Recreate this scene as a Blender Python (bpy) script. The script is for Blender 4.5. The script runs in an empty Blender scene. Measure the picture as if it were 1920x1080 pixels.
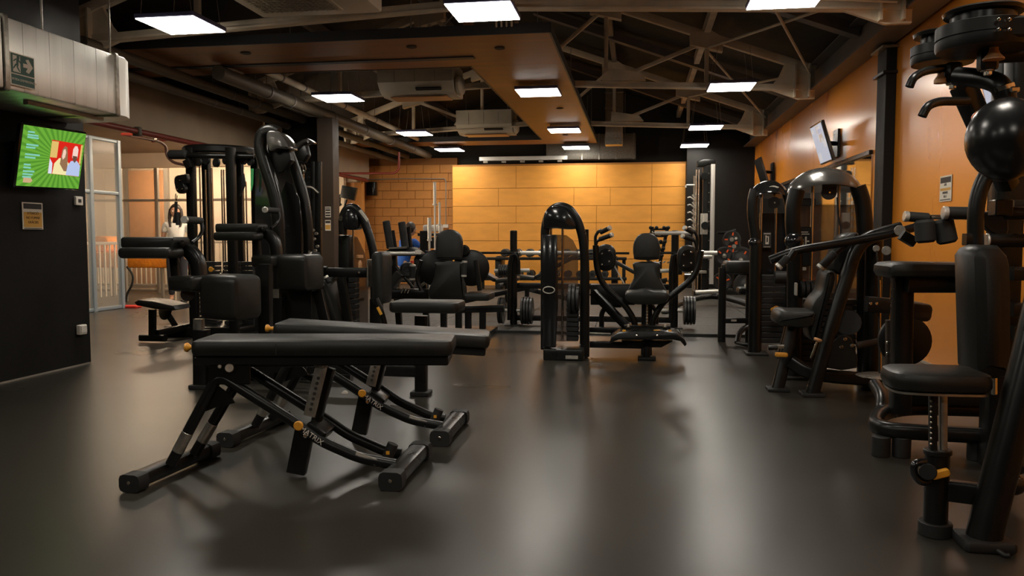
import bpy, bmesh, math, random
from mathutils import Vector, Matrix
random.seed(7)
SC = bpy.context.scene
# ------------------------------------------------------------------ camera, world, exposure
F = 1493.3; CH = 1.1
PITCH = math.atan(95/F); YAW = math.atan(235/F*math.cos(PITCH))
cd = bpy.data.cameras.new('camera'); cam = bpy.data.objects.new('camera', cd); SC.collection.objects.link(cam)
cam.location = (0, 0, CH); cam.rotation_euler = (math.pi/2-PITCH, 0, YAW)
cd.sensor_width = 36; cd.lens = F/1920*36; cd.clip_start = .05; cd.clip_end = 100
SC.camera = cam
w = bpy.data.worlds.new('world'); SC.world = w; w.use_nodes = True
w.node_tree.nodes['Background'].inputs[0].default_value = (.9, .8, .65, 1)
w.node_tree.nodes['Background'].inputs[1].default_value = .02
SC.view_settings.view_transform = 'Standard'; SC.view_settings.look = 'None'
SC.view_settings.gamma = 1; SC.view_settings.use_curve_mapping = False
SC.view_settings.exposure = 1.0
LIGHT = 15.0           # strength of each ceiling panel
WARM = (1, .80, .55)
RM = cam.rotation_euler.to_matrix(); CO = Vector((0, 0, CH))
def ray(x, y): return RM @ Vector(((x-960)/F, (540-y)/F, -1))
def at(x, y, Y): v = ray(x, y); return CO + v*(Y/v.y)          # a pixel at room depth Y
def gr(x, y, z=0): v = ray(x, y); return CO + v*((z-CH)/v.z)   # a pixel on a level
def ax(x, y, X): v = ray(x, y); return CO + v*(X/v.x)          # a pixel on a side plane
def C(x, y, D): return CO + ray(x, y)*D
def V(q, Y=None):
    if isinstance(q, Vector): return q
    if len(q) == 3 and max(map(abs, q)) < 30: return Vector(q)      # already a room point
    return at(q[0], q[1], q[2] if len(q) > 2 else Y)
# ------------------------------------------------------------------ materials
MATS = {}
def mat(name, col, rough=.5, metal=0, noise=.0, nscale=8, bump=0, bscale=60, emit=None, es=0, spec=.5, coat=0, trans=0, alpha=1, stretch=None):
    if name in MATS: return MATS[name]
    m = bpy.data.materials.new(name); m.use_nodes = True; nt = m.node_tree; N = nt.nodes; L = nt.links
    p = N['Principled BSDF']; p.inputs['Base Color'].default_value = (*col, 1)
    p.inputs['Roughness'].default_value = rough; p.inputs['Metallic'].default_value = metal
    p.inputs['Specular IOR Level'].default_value = spec; p.inputs['Coat Weight'].default_value = coat
    p.inputs['Transmission Weight'].default_value = trans; p.inputs['Alpha'].default_value = alpha
    tc = N.new('ShaderNodeTexCoord'); mp = N.new('ShaderNodeMapping'); L.new(tc.outputs['Object'], mp.inputs[0])
    if stretch: mp.inputs['Scale'].default_value = stretch
    n = N.new('ShaderNodeTexNoise'); n.inputs['Scale'].default_value = nscale; n.inputs['Detail'].default_value = 5
    L.new(mp.outputs[0], n.inputs['Vector'])
    if noise:
        mx = N.new('ShaderNodeMix'); mx.data_type = 'RGBA'
        mx.inputs[6].default_value = (*[c*(1-noise) for c in col], 1); mx.inputs[7].default_value = (*[min(1, c*(1+noise)) for c in col], 1)
        cr = N.new('ShaderNodeMapRange'); cr.inputs[1].default_value = .3; cr.inputs[2].default_value = .7
        L.new(n.outputs['Fac'], cr.inputs[0]); L.new(cr.outputs[0], mx.inputs[0]); L.new(mx.outputs[2], p.inputs['Base Color'])
        rr_ = N.new('ShaderNodeMapRange'); rr_.inputs[1].default_value = .3; rr_.inputs[2].default_value = .7
        rr_.inputs[3].default_value = rough*.88; rr_.inputs[4].default_value = min(1, rough*1.12)
        L.new(n.outputs['Fac'], rr_.inputs[0]); L.new(rr_.outputs[0], p.inputs['Roughness'])
    if bump:
        n2 = N.new('ShaderNodeTexNoise'); n2.inputs['Scale'].default_value = bscale; L.new(tc.outputs['Object'], n2.inputs['Vector'])
        b = N.new('ShaderNodeBump'); b.inputs['Strength'].default_value = bump; b.inputs['Distance'].default_value = .01
        L.new(n2.outputs['Fac'], b.inputs['Height']); L.new(b.outputs[0], p.inputs['Normal'])
    if emit:
        p.inputs['Emission Color'].default_value = (*emit, 1); p.inputs['Emission Strength'].default_value = es
    MATS[name] = m; return m
BLK = mat('black_paint', (.0075, .0075, .0065), .30, noise=.1, spec=.38)
SAT = mat('satin_black', (.008, .008, .007), .42, noise=.1, spec=.35)
GLO = mat('gloss_black', (.012, .012, .012), .14, coat=.4)
HOOD = mat('hood_grey', (.09, .085, .078), .22, metal=.3, coat=.5)
VIN = mat('black_vinyl', (.015, .015, .013), .40, spec=.4, noise=.1, bump=.08, bscale=250)
FOAM = mat('foam_grip', (.014, .014, .013), .7, noise=.1)
RUB = mat('rubber', (.014, .014, .013), .6)
CHR = mat('chrome', (.75, .70, .62), .18, metal=1)
STL = mat('worn_steel', (.45, .42, .36), .35, metal=.9, noise=.2, nscale=30)
CAPW = mat('silver_cap', (.75, .72, .65), .3, metal=.5)
KNOB = mat('orange_knob', (.75, .33, .03), .4)
ORT = mat('orange_tag', (.9, .42, .03), .5)
BRASS = mat('bronze_knob', (.55, .28, .12), .4)
WALLO = mat('orange_satin_paint', (.76, .26, .022), .27, spec=1.0, noise=.015, nscale=.6, stretch=(1, 1, .3))
BACKO = mat('orange_wall_paint', (.85, .37, .055), .5, noise=.07, nscale=3, bump=.15, bscale=25, stretch=(1, 1, 3))
BRKO = mat('orange_block_paint', (.60, .25, .055), .6, noise=.10, nscale=6, bump=.15, bscale=60)
MORT = mat('mortar_joint', (.16, .07, .02), .8)
WBLK = mat('black_wall_paint', (.009, .008, .007), .7, spec=.25, noise=.1, nscale=3)
COLB = mat('brown_black_paint', (.035, .022, .013), .5, noise=.1)
CEIL = mat('dark_ceiling', (.034, .030, .023), .8, noise=.2)
TRUSS = mat('truss_beige_paint', (.72, .62, .47), .6, noise=.15, nscale=4)
IBEAM = mat('grey_beam_paint', (.16, .14, .13), .5, noise=.12, nscale=3)
WOOD = mat('varnished_board', (.30, .115, .028), .45, noise=.28, nscale=2.2, stretch=(.5, 5, 1))
DARKE = mat('dark_edge', (.030, .032, .036), .5)
DUCT = mat('galvanised_duct', (.90, .88, .82), .42, metal=.8, noise=.08, nscale=2.5, stretch=(1, 3, .25))
ACM = mat('unit_cream_plastic', (.66, .60, .48), .5, noise=.05)
BEIGE = mat('beige_plaster', (.36, .27, .18), .75, noise=.12, nscale=2)
CREAM = mat('cream_panel', (.72, .60, .45), .6, noise=.07, nscale=2)
REDP = mat('red_pipe', (.20, .025, .015), .45, noise=.1)
PIPE = mat('dark_pipe', (.10, .085, .06), .6, noise=.2)
WHT = mat('white_plastic', (.75, .70, .62), .45)
PAPW = mat('paper_white', (.72, .66, .55), .6)
PAPO = mat('paper_ochre', (.62, .33, .06), .6)
PAPK = mat('print_black', (.03, .025, .02), .6)
BLUEF = mat('blue_grey_frame', (.26, .33, .40), .4, metal=.3)
ALU = mat('aluminium_frame', (.40, .36, .30), .4, metal=.4)
SKIN = mat('skin', (.55, .30, .19), .5)
HAIR = mat('dark_hair', (.025, .014, .009), .5, noise=.3, nscale=20, bump=.3, bscale=80)
SHIRT = mat('white_cotton', (.85, .84, .80), .8, noise=.05)
BLUES = mat('blue_shirt', (.02, .10, .42), .8, noise=.2)
TROU = mat('dark_trousers', (.03, .03, .04), .8)
OCLO = mat('orange_quilt', (.95, .30, .02), .8, noise=.15, nscale=9, bump=.8, bscale=22)
REDC = mat('red_cloth', (.6, .03, .02), .7)
BALL = mat('black_latex', (.012, .012, .012), .25)
ORB = mat('orange_latex', (.9, .20, .04), .4)
IRON = mat('cast_iron', (.028, .028, .027), .4, noise=.15)
MARK = mat('orange_mark', (.95, .13, .02), .5)
GRN = mat('sign_green', (.010, .075, .045), .5)
MATT = mat('mat_tile', (.045, .041, .033), .55, noise=.15, nscale=20, bump=.15, bscale=150)
LBL = mat('silver_label', (.55, .52, .45), .4, metal=.3, noise=.2, nscale=40)
MIR = mat('mirror_glass', (.8, .8, .78), .03, metal=1)
SHADOWG = mat('smoked_acrylic', (.16, .10, .07), .06, alpha=.55)
GLASS = mat('partition_glass', (.80, .80, .74), .18, alpha=.14, noise=.05)
LED = mat('led_diffuser', (1, 1, 1), .5, emit=(1, .93, .82), es=LIGHT)
LEDF = mat('light_frame', (.10, .10, .22), .4)
WRM = mat('warm_fill', (1, .9, .7), .5, emit=(1, .80, .58), es=30)  # glow of the added fill strips in gallery and passage
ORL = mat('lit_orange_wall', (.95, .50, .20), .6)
def scr(name, c, s=1.0): return mat('screen_'+name, (0, 0, 0), .3, emit=c, es=s*.62)
# ------------------------------------------------------------------ floor material: dark rubber sheet
def floor_mat():
    m = mat('rubber_floor', (.060, .054, .043), .38)
    nt = m.node_tree; N = nt.nodes; L = nt.links; p = N['Principled BSDF']
    tc = N.new('ShaderNodeTexCoord')
    n = N.new('ShaderNodeTexNoise'); n.inputs['Scale'].default_value = .8; n.inputs['Detail'].default_value = 2
    L.new(tc.outputs['Object'], n.inputs[0])
    mr = N.new('ShaderNodeMapRange'); mr.inputs[1].default_value = .3; mr.inputs[2].default_value = .7
    mr.inputs[3].default_value = .27; mr.inputs[4].default_value = .31; L.new(n.outputs['Fac'], mr.inputs[0]); L.new(mr.outputs[0], p.inputs['Roughness'])
    n3 = N.new('ShaderNodeTexNoise'); n3.inputs['Scale'].default_value = 260; L.new(tc.outputs['Object'], n3.inputs[0])
    mx = N.new('ShaderNodeMix'); mx.data_type = 'RGBA'; mx.inputs[6].default_value = (.026, .0235, .019, 1); mx.inputs[7].default_value = (.040, .036, .0285, 1)
    L.new(n3.outputs['Fac'], mx.inputs[0]); L.new(mx.outputs[2], p.inputs['Base Color'])
    b = N.new('ShaderNodeBump'); b.inputs['Strength'].default_value = .05; b.inputs['Distance'].default_value = .002
    L.new(n3.outputs['Fac'], b.inputs['Height']); L.new(b.outputs[0], p.inputs['Normal'])
    return m
FLOOR = floor_mat()
# ------------------------------------------------------------------ objects
ORG = {}
def org(o): return ORG.get(o.name, Vector()) if o else Vector()
def tag(o, label, cat=None, group=None):
    o['label'] = label
    if cat: o['category'] = cat
    if group: o['group'] = group
    return o
def thing(name, label, cat, loc=(0, 0, 0), group=None):
    o = bpy.data.objects.new(name, None); SC.collection.objects.link(o); o.empty_display_size = .1
    o.location = loc; ORG[o.name] = Vector(loc); return tag(o, label, cat, group)
def obj(name, b, m, parent=None, label=None, kind=None, sharp=38, loc=None):
    bmesh.ops.recalc_face_normals(b, faces=b.faces)
    me = bpy.data.meshes.new(name); O = org(parent) if parent else Vector(loc or (0, 0, 0))
    if O.length: bmesh.ops.translate(b, verts=b.verts, vec=-O)
    b.to_mesh(me); b.free()
    me.set_sharp_from_angle(angle=math.radians(sharp))
    if m: me.materials.append(m)
    o = bpy.data.objects.new(name, me); SC.collection.objects.link(o)
    if parent: o.parent = parent; ORG[o.name] = O
    else: o.location = O; ORG[o.name] = O
    if label: o['label'] = label
    if kind: o['kind'] = kind
    return o
def struct(name, b, m, parent=None, loc=None): return obj(name, b, m, parent, kind=None if parent else 'structure', loc=loc)
def dup(root, loc, label=None, group=None, rot=None, cat=None):
    r = root.copy(); SC.collection.objects.link(r); r.location = loc
    if rot is not None: r.rotation_euler = rot
    if label: r['label'] = label
    if cat: r['category'] = cat
    if group: r['group'] = group
    for ch in list(root.children):
        c = ch.copy(); SC.collection.objects.link(c); c.parent = r
        for g in ch.children:
            d = g.copy(); SC.collection.objects.link(d); d.parent = c
    return r
B = bmesh.new
# ------------------------------------------------------------------ shapes
def frame(c, x, y):
    x = Vector(x).normalized(); y = Vector(y); y = (y - x*y.dot(x)).normalized(); z = x.cross(y)
    M = Matrix((x, y, z)).transposed().to_4x4(); M.translation = Vector(c); return M
def rr(w, d, r, n=4):
    r = min(r, w/2-1e-4, d/2-1e-4); o = []
    for cx, cy, a0 in ((w/2-r, d/2-r, 0), (-w/2+r, d/2-r, 90), (-w/2+r, -d/2+r, 180), (w/2-r, -d/2+r, 270)):
        for k in range(n+1):
            a = math.radians(a0+90*k/n); o.append((cx+r*math.cos(a), cy+r*math.sin(a)))
    return o
def rect(w, d): return [(w/2, d/2), (-w/2, d/2), (-w/2, -d/2), (w/2, -d/2)]
def circ(r, n=14, r2=None): return [(r*math.cos(2*math.pi*k/n), (r2 or r)*math.sin(2*math.pi*k/n)) for k in range(n)]
def area(o): return sum(o[i][0]*o[(i+1) % len(o)][1]-o[(i+1) % len(o)][0]*o[i][1] for i in range(len(o)))/2
def inset(o, e):
    n = len(o); out = []
    for i in range(n):
        p, q, r = Vector(o[i-1]), Vector(o[i]), Vector(o[(i+1) % n])
        a = (q-p); c = (r-q)
        if a.length < 1e-7: a = c
        if c.length < 1e-7: c = a
        a.normalize(); c.normalize()
        n1 = Vector((-a.y, a.x)); n2 = Vector((-c.y, c.x)); m = n1+n2
        if m.length < 1e-5: m = n1
        m.normalize(); k = min(2.0, 1/max(.3, m.dot(n1)))
        out.append((q.x+m.x*e*k, q.y+m.y*e*k))
    return out
def rings(b, M, rs, cap=True):
    vs = [[b.verts.new(M @ Vector((x, y, z))) for x, y in o] for o, z in rs]; n = len(vs[0])
    for A_, B_ in zip(vs, vs[1:]):
        for i in range(n): b.faces.new((A_[i], A_[(i+1) % n], B_[(i+1) % n], B_[i])).smooth = True
    if cap: b.faces.new(vs[0][::-1]); b.faces.new(vs[-1])
def slab(b, M, o, h, e=0):
    if area(o) < 0: o = o[::-1]
    if e <= 0: rings(b, M, [(o, -h/2), (o, h/2)]); return
    e = min(e, h*.49)
    if e <= .008:
        i1 = inset(o, e); rings(b, M, [(i1, -h/2), (o, -h/2+e), (o, h/2-e), (i1, h/2)]); return
    i1 = inset(o, e); i2 = inset(o, e*.3)
    rings(b, M, [(i1, -h/2), (i2, -h/2+e*.3), (o, -h/2+e), (o, h/2-e), (i2, h/2-e*.3), (i1, h/2)])
def box(b, c, s, x=(1, 0, 0), y=(0, 1, 0), e=.004):
    M = frame(c, x, y); slab(b, M, rect(s[0], s[1]) if e <= 0 else rr(s[0], s[1], e, 1), s[2], e if e > 0 else 0)
def beam(b, a, c, w, h, up=(0, 0, 1), e=.006):
    a, c = Vector(a), Vector(c); z = (c-a); L = z.length; z.normalize(); up = Vector(up)
    if abs(z.dot(up)) > .95: up = Vector((0, 1, 0))
    y = (up - z*up.dot(z)).normalized(); x = y.cross(z)
    M = Matrix((x, y, z)).transposed().to_4x4(); M.translation = (a+c)/2
    slab(b, M, rr(w, h, e, 2) if e > 0 else rect(w, h), L, 0)
def fillet(pts, fr, n=5):
    P = [Vector(p) for p in pts]
    if len(P) < 3 or fr <= 0: return P
    out = [P[0]]
    for i in range(1, len(P)-1):
        a, q, c = P[i-1]-P[i], P[i], P[i+1]-P[i]
        d = min(fr, a.length*.49, c.length*.49); s = q+a.normalized()*d; t = q+c.normalized()*d
        for k in range(n+1):
            u = k/n; out.append(s*(1-u)**2+q*2*u*(1-u)+t*u*u)
    out.append(P[-1]); return out
def tube(b, pts, r, fr=.08, seg=10, sec=None, up=None, r2=None, cap=True):
    P = fillet(pts, fr); o = sec or circ(r, seg); vs = []; n = len(o); prev = None
    for i, p in enumerate(P):
        t = ((P[i+1]-P[i]).normalized() if i < len(P)-1 else Vector()) + ((P[i]-P[i-1]).normalized() if i else Vector())
        t.normalize()
        if up is not None: y = Vector(up)
        else: y = prev if prev else (Vector((0, 0, 1)) if abs(t.z) < .9 else Vector((0, 1, 0)))
        y = (y-t*y.dot(t)).normalized(); prev = y; x = y.cross(t)
        k = 1 if r2 is None else (1+(r2/r-1)*i/(len(P)-1))
        vs.append([b.verts.new(p+x*u*k+y*v*k) for u, v in o])
    for A_, B_ in zip(vs, vs[1:]):
        for i in range(n): b.faces.new((A_[i], A_[(i+1) % n], B_[(i+1) % n], B_[i])).smooth = True
    if cap: b.faces.new(vs[0][::-1]); b.faces.new(vs[-1])
def rev(b, a, axis, prof, seg=20):
    z = Vector(axis).normalized(); x = Vector((1, 0, 0)) if abs(z.x) < .9 else Vector((0, 1, 0))
    x = (x-z*x.dot(z)).normalized(); M = frame(a, x, z.cross(x))
    rings(b, M, [(circ(max(r, .0005), seg), t) for t, r in prof])
def cyl(b, a, c, r, seg=16, e=.003):
    a, c = Vector(a), Vector(c); L = (c-a).length; e = min(e, L*.3, r*.5)
    rev(b, a, c-a, [(0, r-e), (e, r), (L-e, r), (L, r-e)], seg)
def ball(b, c, r, s=(1, 1, 1), seg=16):
    g = bmesh.ops.create_uvsphere(b, u_segments=seg, v_segments=max(6, seg//2), radius=r)
    for v in g['verts']:
        for f_ in v.link_faces: f_.smooth = True
        v.co = Vector((v.co.x*s[0], v.co.y*s[1], v.co.z*s[2]))+Vector(c)
def catm(pts, n=5):
    N = len(pts); out = []
    for i in range(N):
        p0, p1, p2, p3 = [Vector(pts[(i+k-1) % N]) for k in range(4)]
        for k in range(n):
            t = k/n; v = .5*((2*p1)+(p2-p0)*t+(2*p0-5*p1+4*p2-p3)*t*t+(3*p1-p0-3*p2+p3)*t**3); out.append((v.x, v.y))
    return out
# part makers
def PT(root, name, m, pts, r, Y=None, label=None, **k):
    b = B(); tube(b, [V(p, Y) for p in pts], r, **k); return obj(name, b, m, root, label)
def PC(root, name, m, a, c, r, Y=None, label=None, seg=16, e=.003):
    b = B(); cyl(b, V(a, Y), V(c, Y), r, seg, e); return obj(name, b, m, root, label)
def PB(root, name, m, a, c, w_, h_, Y=None, label=None, up=(0, 0, 1), e=.006):
    b = B(); beam(b, V(a, Y), V(c, Y), w_, h_, up, e); return obj(name, b, m, root, label)
def PX(root, name, m, c, s, x=(1, 0, 0), y=(0, 1, 0), e=.005, label=None):
    b = B(); box(b, c, s, x, y, e); return obj(name, b, m, root, label)
def PO(root, name, m, pts, Y, th, e=.008, sm=0, label=None, tilt=0):
    """outline in the vertical plane at room depth Y, real thickness th going away from it"""
    W = [at(x, y, Y) for x, y in pts]; c = sum(W, Vector())/len(W)
    o = [(p.x-c.x, p.z-c.z) for p in W]
    if sm: o = catm(o, sm)
    b = B(); M = frame(c+Vector((0, th/2, 0)), (1, 0, 0), (0, math.sin(math.radians(tilt)), math.cos(math.radians(tilt)))); slab(b, M, o, th, e)
    return obj(name, b, m, root, label)
def px_rect(x0, y0, x1, y1, r=4, n=3): 
    return [((x0+x1)/2+x, (y0+y1)/2+y) for x, y in rr(x1-x0, y1-y0, r, n)]
def fl(p, z=0): return Vector((p.x, p.y, z))
def text(root, name, s, M, size, m, ext=.001, align='CENTER'):
    cu = bpy.data.curves.new(name, 'FONT'); cu.body = s; cu.size = size; cu.extrude = ext; cu.align_x = align; cu.align_y = 'CENTER'
    t = bpy.data.objects.new('tmp', cu); SC.collection.objects.link(t)
    me = bpy.data.meshes.new_from_object(t.evaluated_get(bpy.context.evaluated_depsgraph_get()))
    bpy.data.objects.remove(t); bpy.data.curves.remove(cu)
    me.transform(Matrix.Translation(-org(root)) @ M); me.materials.clear(); me.materials.append(m)
    o = bpy.data.objects.new(name, me); SC.collection.objects.link(o)
    if root: o.parent = root; ORG[o.name] = org(root)
    return o
def sbox(name, p0, p1, m, e=0):
    p0, p1 = Vector(p0), Vector(p1); b = B(); box(b, (p0+p1)/2, [abs(p1[i]-p0[i]) for i in range(3)], e=e); return struct(name, b, m)
# ================================================================== SETTING
sbox('floor', (-12, -6, -.1), (2.9, 18.6, 0), FLOOR)
flo = bpy.data.objects['floor']
# mat tiles of the free-weight area, each tile a part of the floor
tb = B(); box(tb, (0, 0, .006), (.994, .994, .012), e=.004)
tile = obj('floor_tile', tb, MATT, flo); ntile = 0
for i in range(8):
    for j in range(9):
        t_ = tile if ntile == 0 else tile.copy()
        if ntile: SC.collection.objects.link(t_); t_.parent = flo
        t_.location = (-5.0+i, 9.55+j, 0); ntile += 1
sbox('trim_1', (-5.55, 9.0, 0), (2.45, 9.05, .03), RUB)
# right wall: near run, black post, far run standing slightly proud
WR = 2.5; WF = 2.43
sbox('wall_right', (WR, -6, 0), (WR+.15, 8.72, 3.35), WALLO)
sbox('wall_right_far', (WF, 8.75, 0), (WF+.2, 18.2, 3.35), WALLO)
sbox('baseboard_right', (WR-.012, -3, 0), (WR, 8.2, .02), ALU)
sbox('pillar_right', (WR-.10, 8.42, 0), (WR-.002, 8.72, 2.98), WBLK, .006)
pr = bpy.data.objects['pillar_right']
b = B(); box(b, (WR-.055, 8.57, 2.72), (.16, .36, .03), e=.004); obj('clamp', b, BLK, pr)
b = B(); box(b, (WR-.055, 8.57, 2.965), (.20, .40, .025), e=.003); obj('head_plate', b, STL, pr)
# wall plate beam running along the right wall
bb = B(); box(bb, (2.33, 6, 3.165), (.02, 24, .30), e=0); wb = struct('beam_right', bb, IBEAM)
for z, w_ in ((3.01, .28), (3.33, .28)):
    b = B(); box(b, (2.33, 6, z), (w_, 24, .02), e=0); obj('flange', b, IBEAM, wb)
# back walls
sbox('wall_back', (-4.17, 17.8, 0), (1.03, 18.3, 2.74), mat('board_joint', (.40, .17, .03), .7))
wbk = bpy.data.objects['wall_back']
random.seed(3)
zz = [0, .62, 1.02, 1.42, 1.80, 2.20, 2.70]; meshc = {}
for k in range(len(zz)-1):
    xs = [-4.16, -3.1+.4*(k % 2), -1.9+.5*(k % 3), -.6-.3*(k % 2), .3, 1.02]
    for a, c in zip(xs, xs[1:]):
        b = B(); box(b, ((a+c)/2, 17.79, (zz[k]+zz[k+1])/2), (c-a-.006, .03+random.random()*.006, zz[k+1]-zz[k]-.008), e=.003); obj('wall_board', b, BACKO, wbk)
sbox('wall_back_left', (-7.2, 18.3, 0), (-4.17, 18.5, 2.95), mat('block_joint', (.30, .12, .03), .8))
wbl = bpy.data.objects['wall_back_left']
bk = B(); box(bk, (0, 0, 0), (.392, .03, .192), e=.005); brick = obj('brick', bk, BRKO, wbl); nb_ = 0
for r in range(14):
    for c in range(8):
        o_ = brick if nb_ == 0 else brick.copy()
        if nb_: SC.collection.objects.link(o_); o_.parent = wbl
        x = -6.98+c*.4-(.2 if r % 2 else 0)
        o_.location = (x+.0, 18.29+random.random()*.006, 1.0*.098+r*.2-.0); nb_ += 1
sbox('wall_back_upper', (-7.2, 18.52, 2.7), (2.6, 18.7, 5.0), CEIL)
sbox('wall_back_right', (1.03, 17.5, 0), (2.43, 18.3, 3.3), WBLK)
# left wall block near the camera
sbox('wall_left', (-5.4, -6, 0), (-4.72, 6.27, 4.2), WBLK)
sbox('baseboard_left', (-4.722, -3, 0), (-4.712, 6.26, .012), ALU)
sbox('wall_rear', (-12, -6.2, 0), (2.9, -6, 5), WBLK)
sbox('wall_left_outer', (-12.2, -6, 0), (-12, 18.6, 3.2), BEIGE)
# dark partition and brown post behind the cable machines
sbox('wall_partition', (-5.9, 12.1, 0), (-4.75, 12.3, 3.0), WBLK)
sbox('pillar_centre', (-4.80, 11.55, 0), (-4.55, 11.8, 2.9), COLB, .006)
# gallery soffit (beige) along the left and its ceiling
sbox('soffit_left', (-6.25, 7.3, 2.42), (-6.0, 17.4, 2.95), BEIGE)
sbox('ceiling_left', (-12, 6.3, 2.95), (-6.0, 18.6, 3.05), BEIGE)
sbox('ceiling_gallery', (-12, 6.3, 2.72), (-6.25, 18.6, 2.74), BEIGE)
# roof
def roof():
    b = B(); vs = []
    for y in (-6, 18.7):
        vs.append([b.verts.new(p) for p in ((-12, y, 3.4), (-5.9, y, 3.35), (-1.66, y, 4.85), (2.75, y, 3.3), (2.75, y, 3.42), (-1.66, y, 4.97), (-5.9, y, 3.47), (-12, y, 3.52))])
    for i in range(8): b.faces.new((vs[0][i], vs[0][(i+1) % 8], vs[1][(i+1) % 8], vs[1][i]))
    b.faces.new(vs[0]); b.faces.new(vs[1][::-1]); return struct('ceiling', b, CEIL)
roof()
# ------------------------------------------------------------------ trusses
def truss(Y, lab):
    t = thing('roof_truss', lab, 'truss', (-1.66, Y, 3.05), group='beige roof trusses')
    top = lambda x: 3.26+.355*(2.25-abs(x+1.66)+1.66)
    bot = lambda x: 3.03+.11*min(1, (3.91-abs(x+1.66))/1.6)+.06*max(0, 2.4-abs(x+1.66))/2
    def q(x, z): return Vector((x, Y, z))
    PB(t, 'top_chord', TRUSS, q(-1.66, top(-1.66)), q(2.25, top(2.25)), .09, .10); PB(t, 'top_chord', TRUSS, q(-1.66, top(-1.66)), q(-5.57, top(-5.57)), .09, .10)
    for s in (1, -1):
        X = lambda d: -1.66+s*d
        PB(t, 'bottom_chord', TRUSS, q(X(3.91), bot(X(3.91))), q(X(0), bot(-1.66)), .09, .08)
        PB(t, 'chord_flange', TRUSS, q(X(3.7), bot(X(3.91))-.02)+Vector((0, -.07, 0)), q(X(0), bot(-1.66)-.045)+Vector((0, -.07, 0)), .03, .02, e=0)
        for d in (1.22, 2.54):
            PB(t, 'post', TRUSS, q(X(d), bot(X(d))), q(X(d), top(X(d))), .055, .055)
            b = B(); o = [(-.22, -.02), (.2, -.12), (.2, .06), (.05, .16), (-.22, .14)]
            o = [(s*x, y) for x, y in o]; slab(b, frame(q(X(d), top(X(d))-.1), (1, 0, 0), (0, 0, 1)), o, .13, 0); obj('gusset_plate', b, TRUSS, t)
        for d0, d1 in ((2.54, 1.35), (1.22, .1)):
            PB(t, 'diagonal_brace', TRUSS, q(X(d0)-s*.08, top(X(d0))-.10), q(X(d1), bot(X(d1))+.05), .05, .05)
        for d0, d1 in ((1.22, 2.4),):
            b = B(); slab(b, frame(q(X(d0)+s*.15, bot(X(d0))+.08), (1, 0, 0), (0, 0, 1)), [(-.2*s, -.06), (.38*s, -.06), (.3*s, .04), (-.2*s, .12)], .12, 0); obj('gusset_plate', b, TRUSS, t)
        b = B(); o = [(-.42, -.02), (-.05, -.16), (.16, -.16), (.16, .30), (-.22, .30), (-.3, .12)]; o = [(s*x, y) for x, y in o]
        slab(b, frame(q(X(3.75), bot(X(3.91))+.02), (1, 0, 0), (0, 0, 1)), o, .05, 0); obj('end_gusset', b, TRUSS, t)
        for dx in (-.10, .08): PB(t, 'stiffener', TRUSS, q(X(3.75+dx), bot(X(3.91))-.12)+Vector((0, -.05, 0)), q(X(3.75+dx), bot(X(3.91))+.3)+Vector((0, -.05, 0)), .02, .09, e=0)
    PB(t, 'king_post', TRUSS, q(-1.66, bot(-1.66)), q(-1.66, top(-1.66)), .055, .055)
    return t
t1 = truss(7.25, 'beige lattice roof truss nearest the camera, across the top edge')
for Y, lab in ((10.95, 'beige lattice roof truss second from the camera, behind the varnished board soffit'), (14.75, 'beige lattice roof truss farthest off, above the last air units'), ): dup(t1, (-1.66, Y, 3.05), lab)
dup(t1, (-1.66, 3.4, 3.05), 'beige lattice roof truss overhead in front of the nearest one')
# purlins and bracing
for x, nm in ((.88, 'purlin'), (-.44, 'purlin'), (-2.88, 'purlin'), (-4.2, 'purlin')):
    z = 3.26+.355*(3.91-abs(x+1.66))+.1
    b = B(); beam(b, (x, -4, z), (x, 18.4, z), .08, .14, e=0); o = struct('beam_roof', b, TRUSS if x > 0 else IBEAM)
for Y, lab in ((7.25, 'crossed thin bracing rods between the two nearest trusses on the right'), (10.95, 'crossed thin bracing rods between the farther trusses on the right')):
    t = thing('cross_bracing', lab, 'bracing', (1.5, Y+1.85, 3.4), 'crossed bracing rods')
    for k, (x0, x1, z0, z1) in enumerate(((.88, 2.2, 3.55, 3.2), (2.2, .88, 3.2, 3.55))): PT(t, 'rod', TRUSS, [Vector((x0, Y, z0+.04*k)), Vector((x1, Y+3.7, z1+.04*k))], .018, seg=6)
# sloped dark rafters on the right
for Y in (9.1, 12.9, 16.6):
    b = B(); beam(b, (2.3, Y, 3.28), (-1.66, Y, 4.72), .16, .12, e=0); struct('beam_rafter', b, IBEAM)
# cables strapped along the nearest truss
ct = thing('cable_bundle', 'grey cable bundle strapped along the nearest truss and dropping to the board soffit', 'cables', (0, 7.1, 3.1))
for k in range(4):
    PT(ct, 'cable', TRUSS, [(2.2, 0, 0)] and [Vector((2.1, 7.12-.02*k, 3.04+.018*k)), Vector((.5, 7.1-.02*k, 3.16+.018*k)), Vector((-.95, 7.1, 3.26+.01*k)), Vector((-1.15-.05*k, 7.3, 3.25)), Vector((-1.22-.05*k, 7.75, 3.14))], .010, fr=.2, seg=6)
b = B(); tube(b, [Vector((-1.75, 7.9, 3.42)), Vector((-1.9, 8.9, 3.5)), Vector((-1.98, 9.6, 3.52))], .055, seg=12); tag(obj('insulated_pipe', b, mat('orange_wrap', (.55, .20, .05), .7, noise=.3, nscale=30), loc=(-1.9, 8.9, 3.5)), 'short orange wrapped pipe above the front board soffit, left of the middle light', 'pipe')
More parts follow.
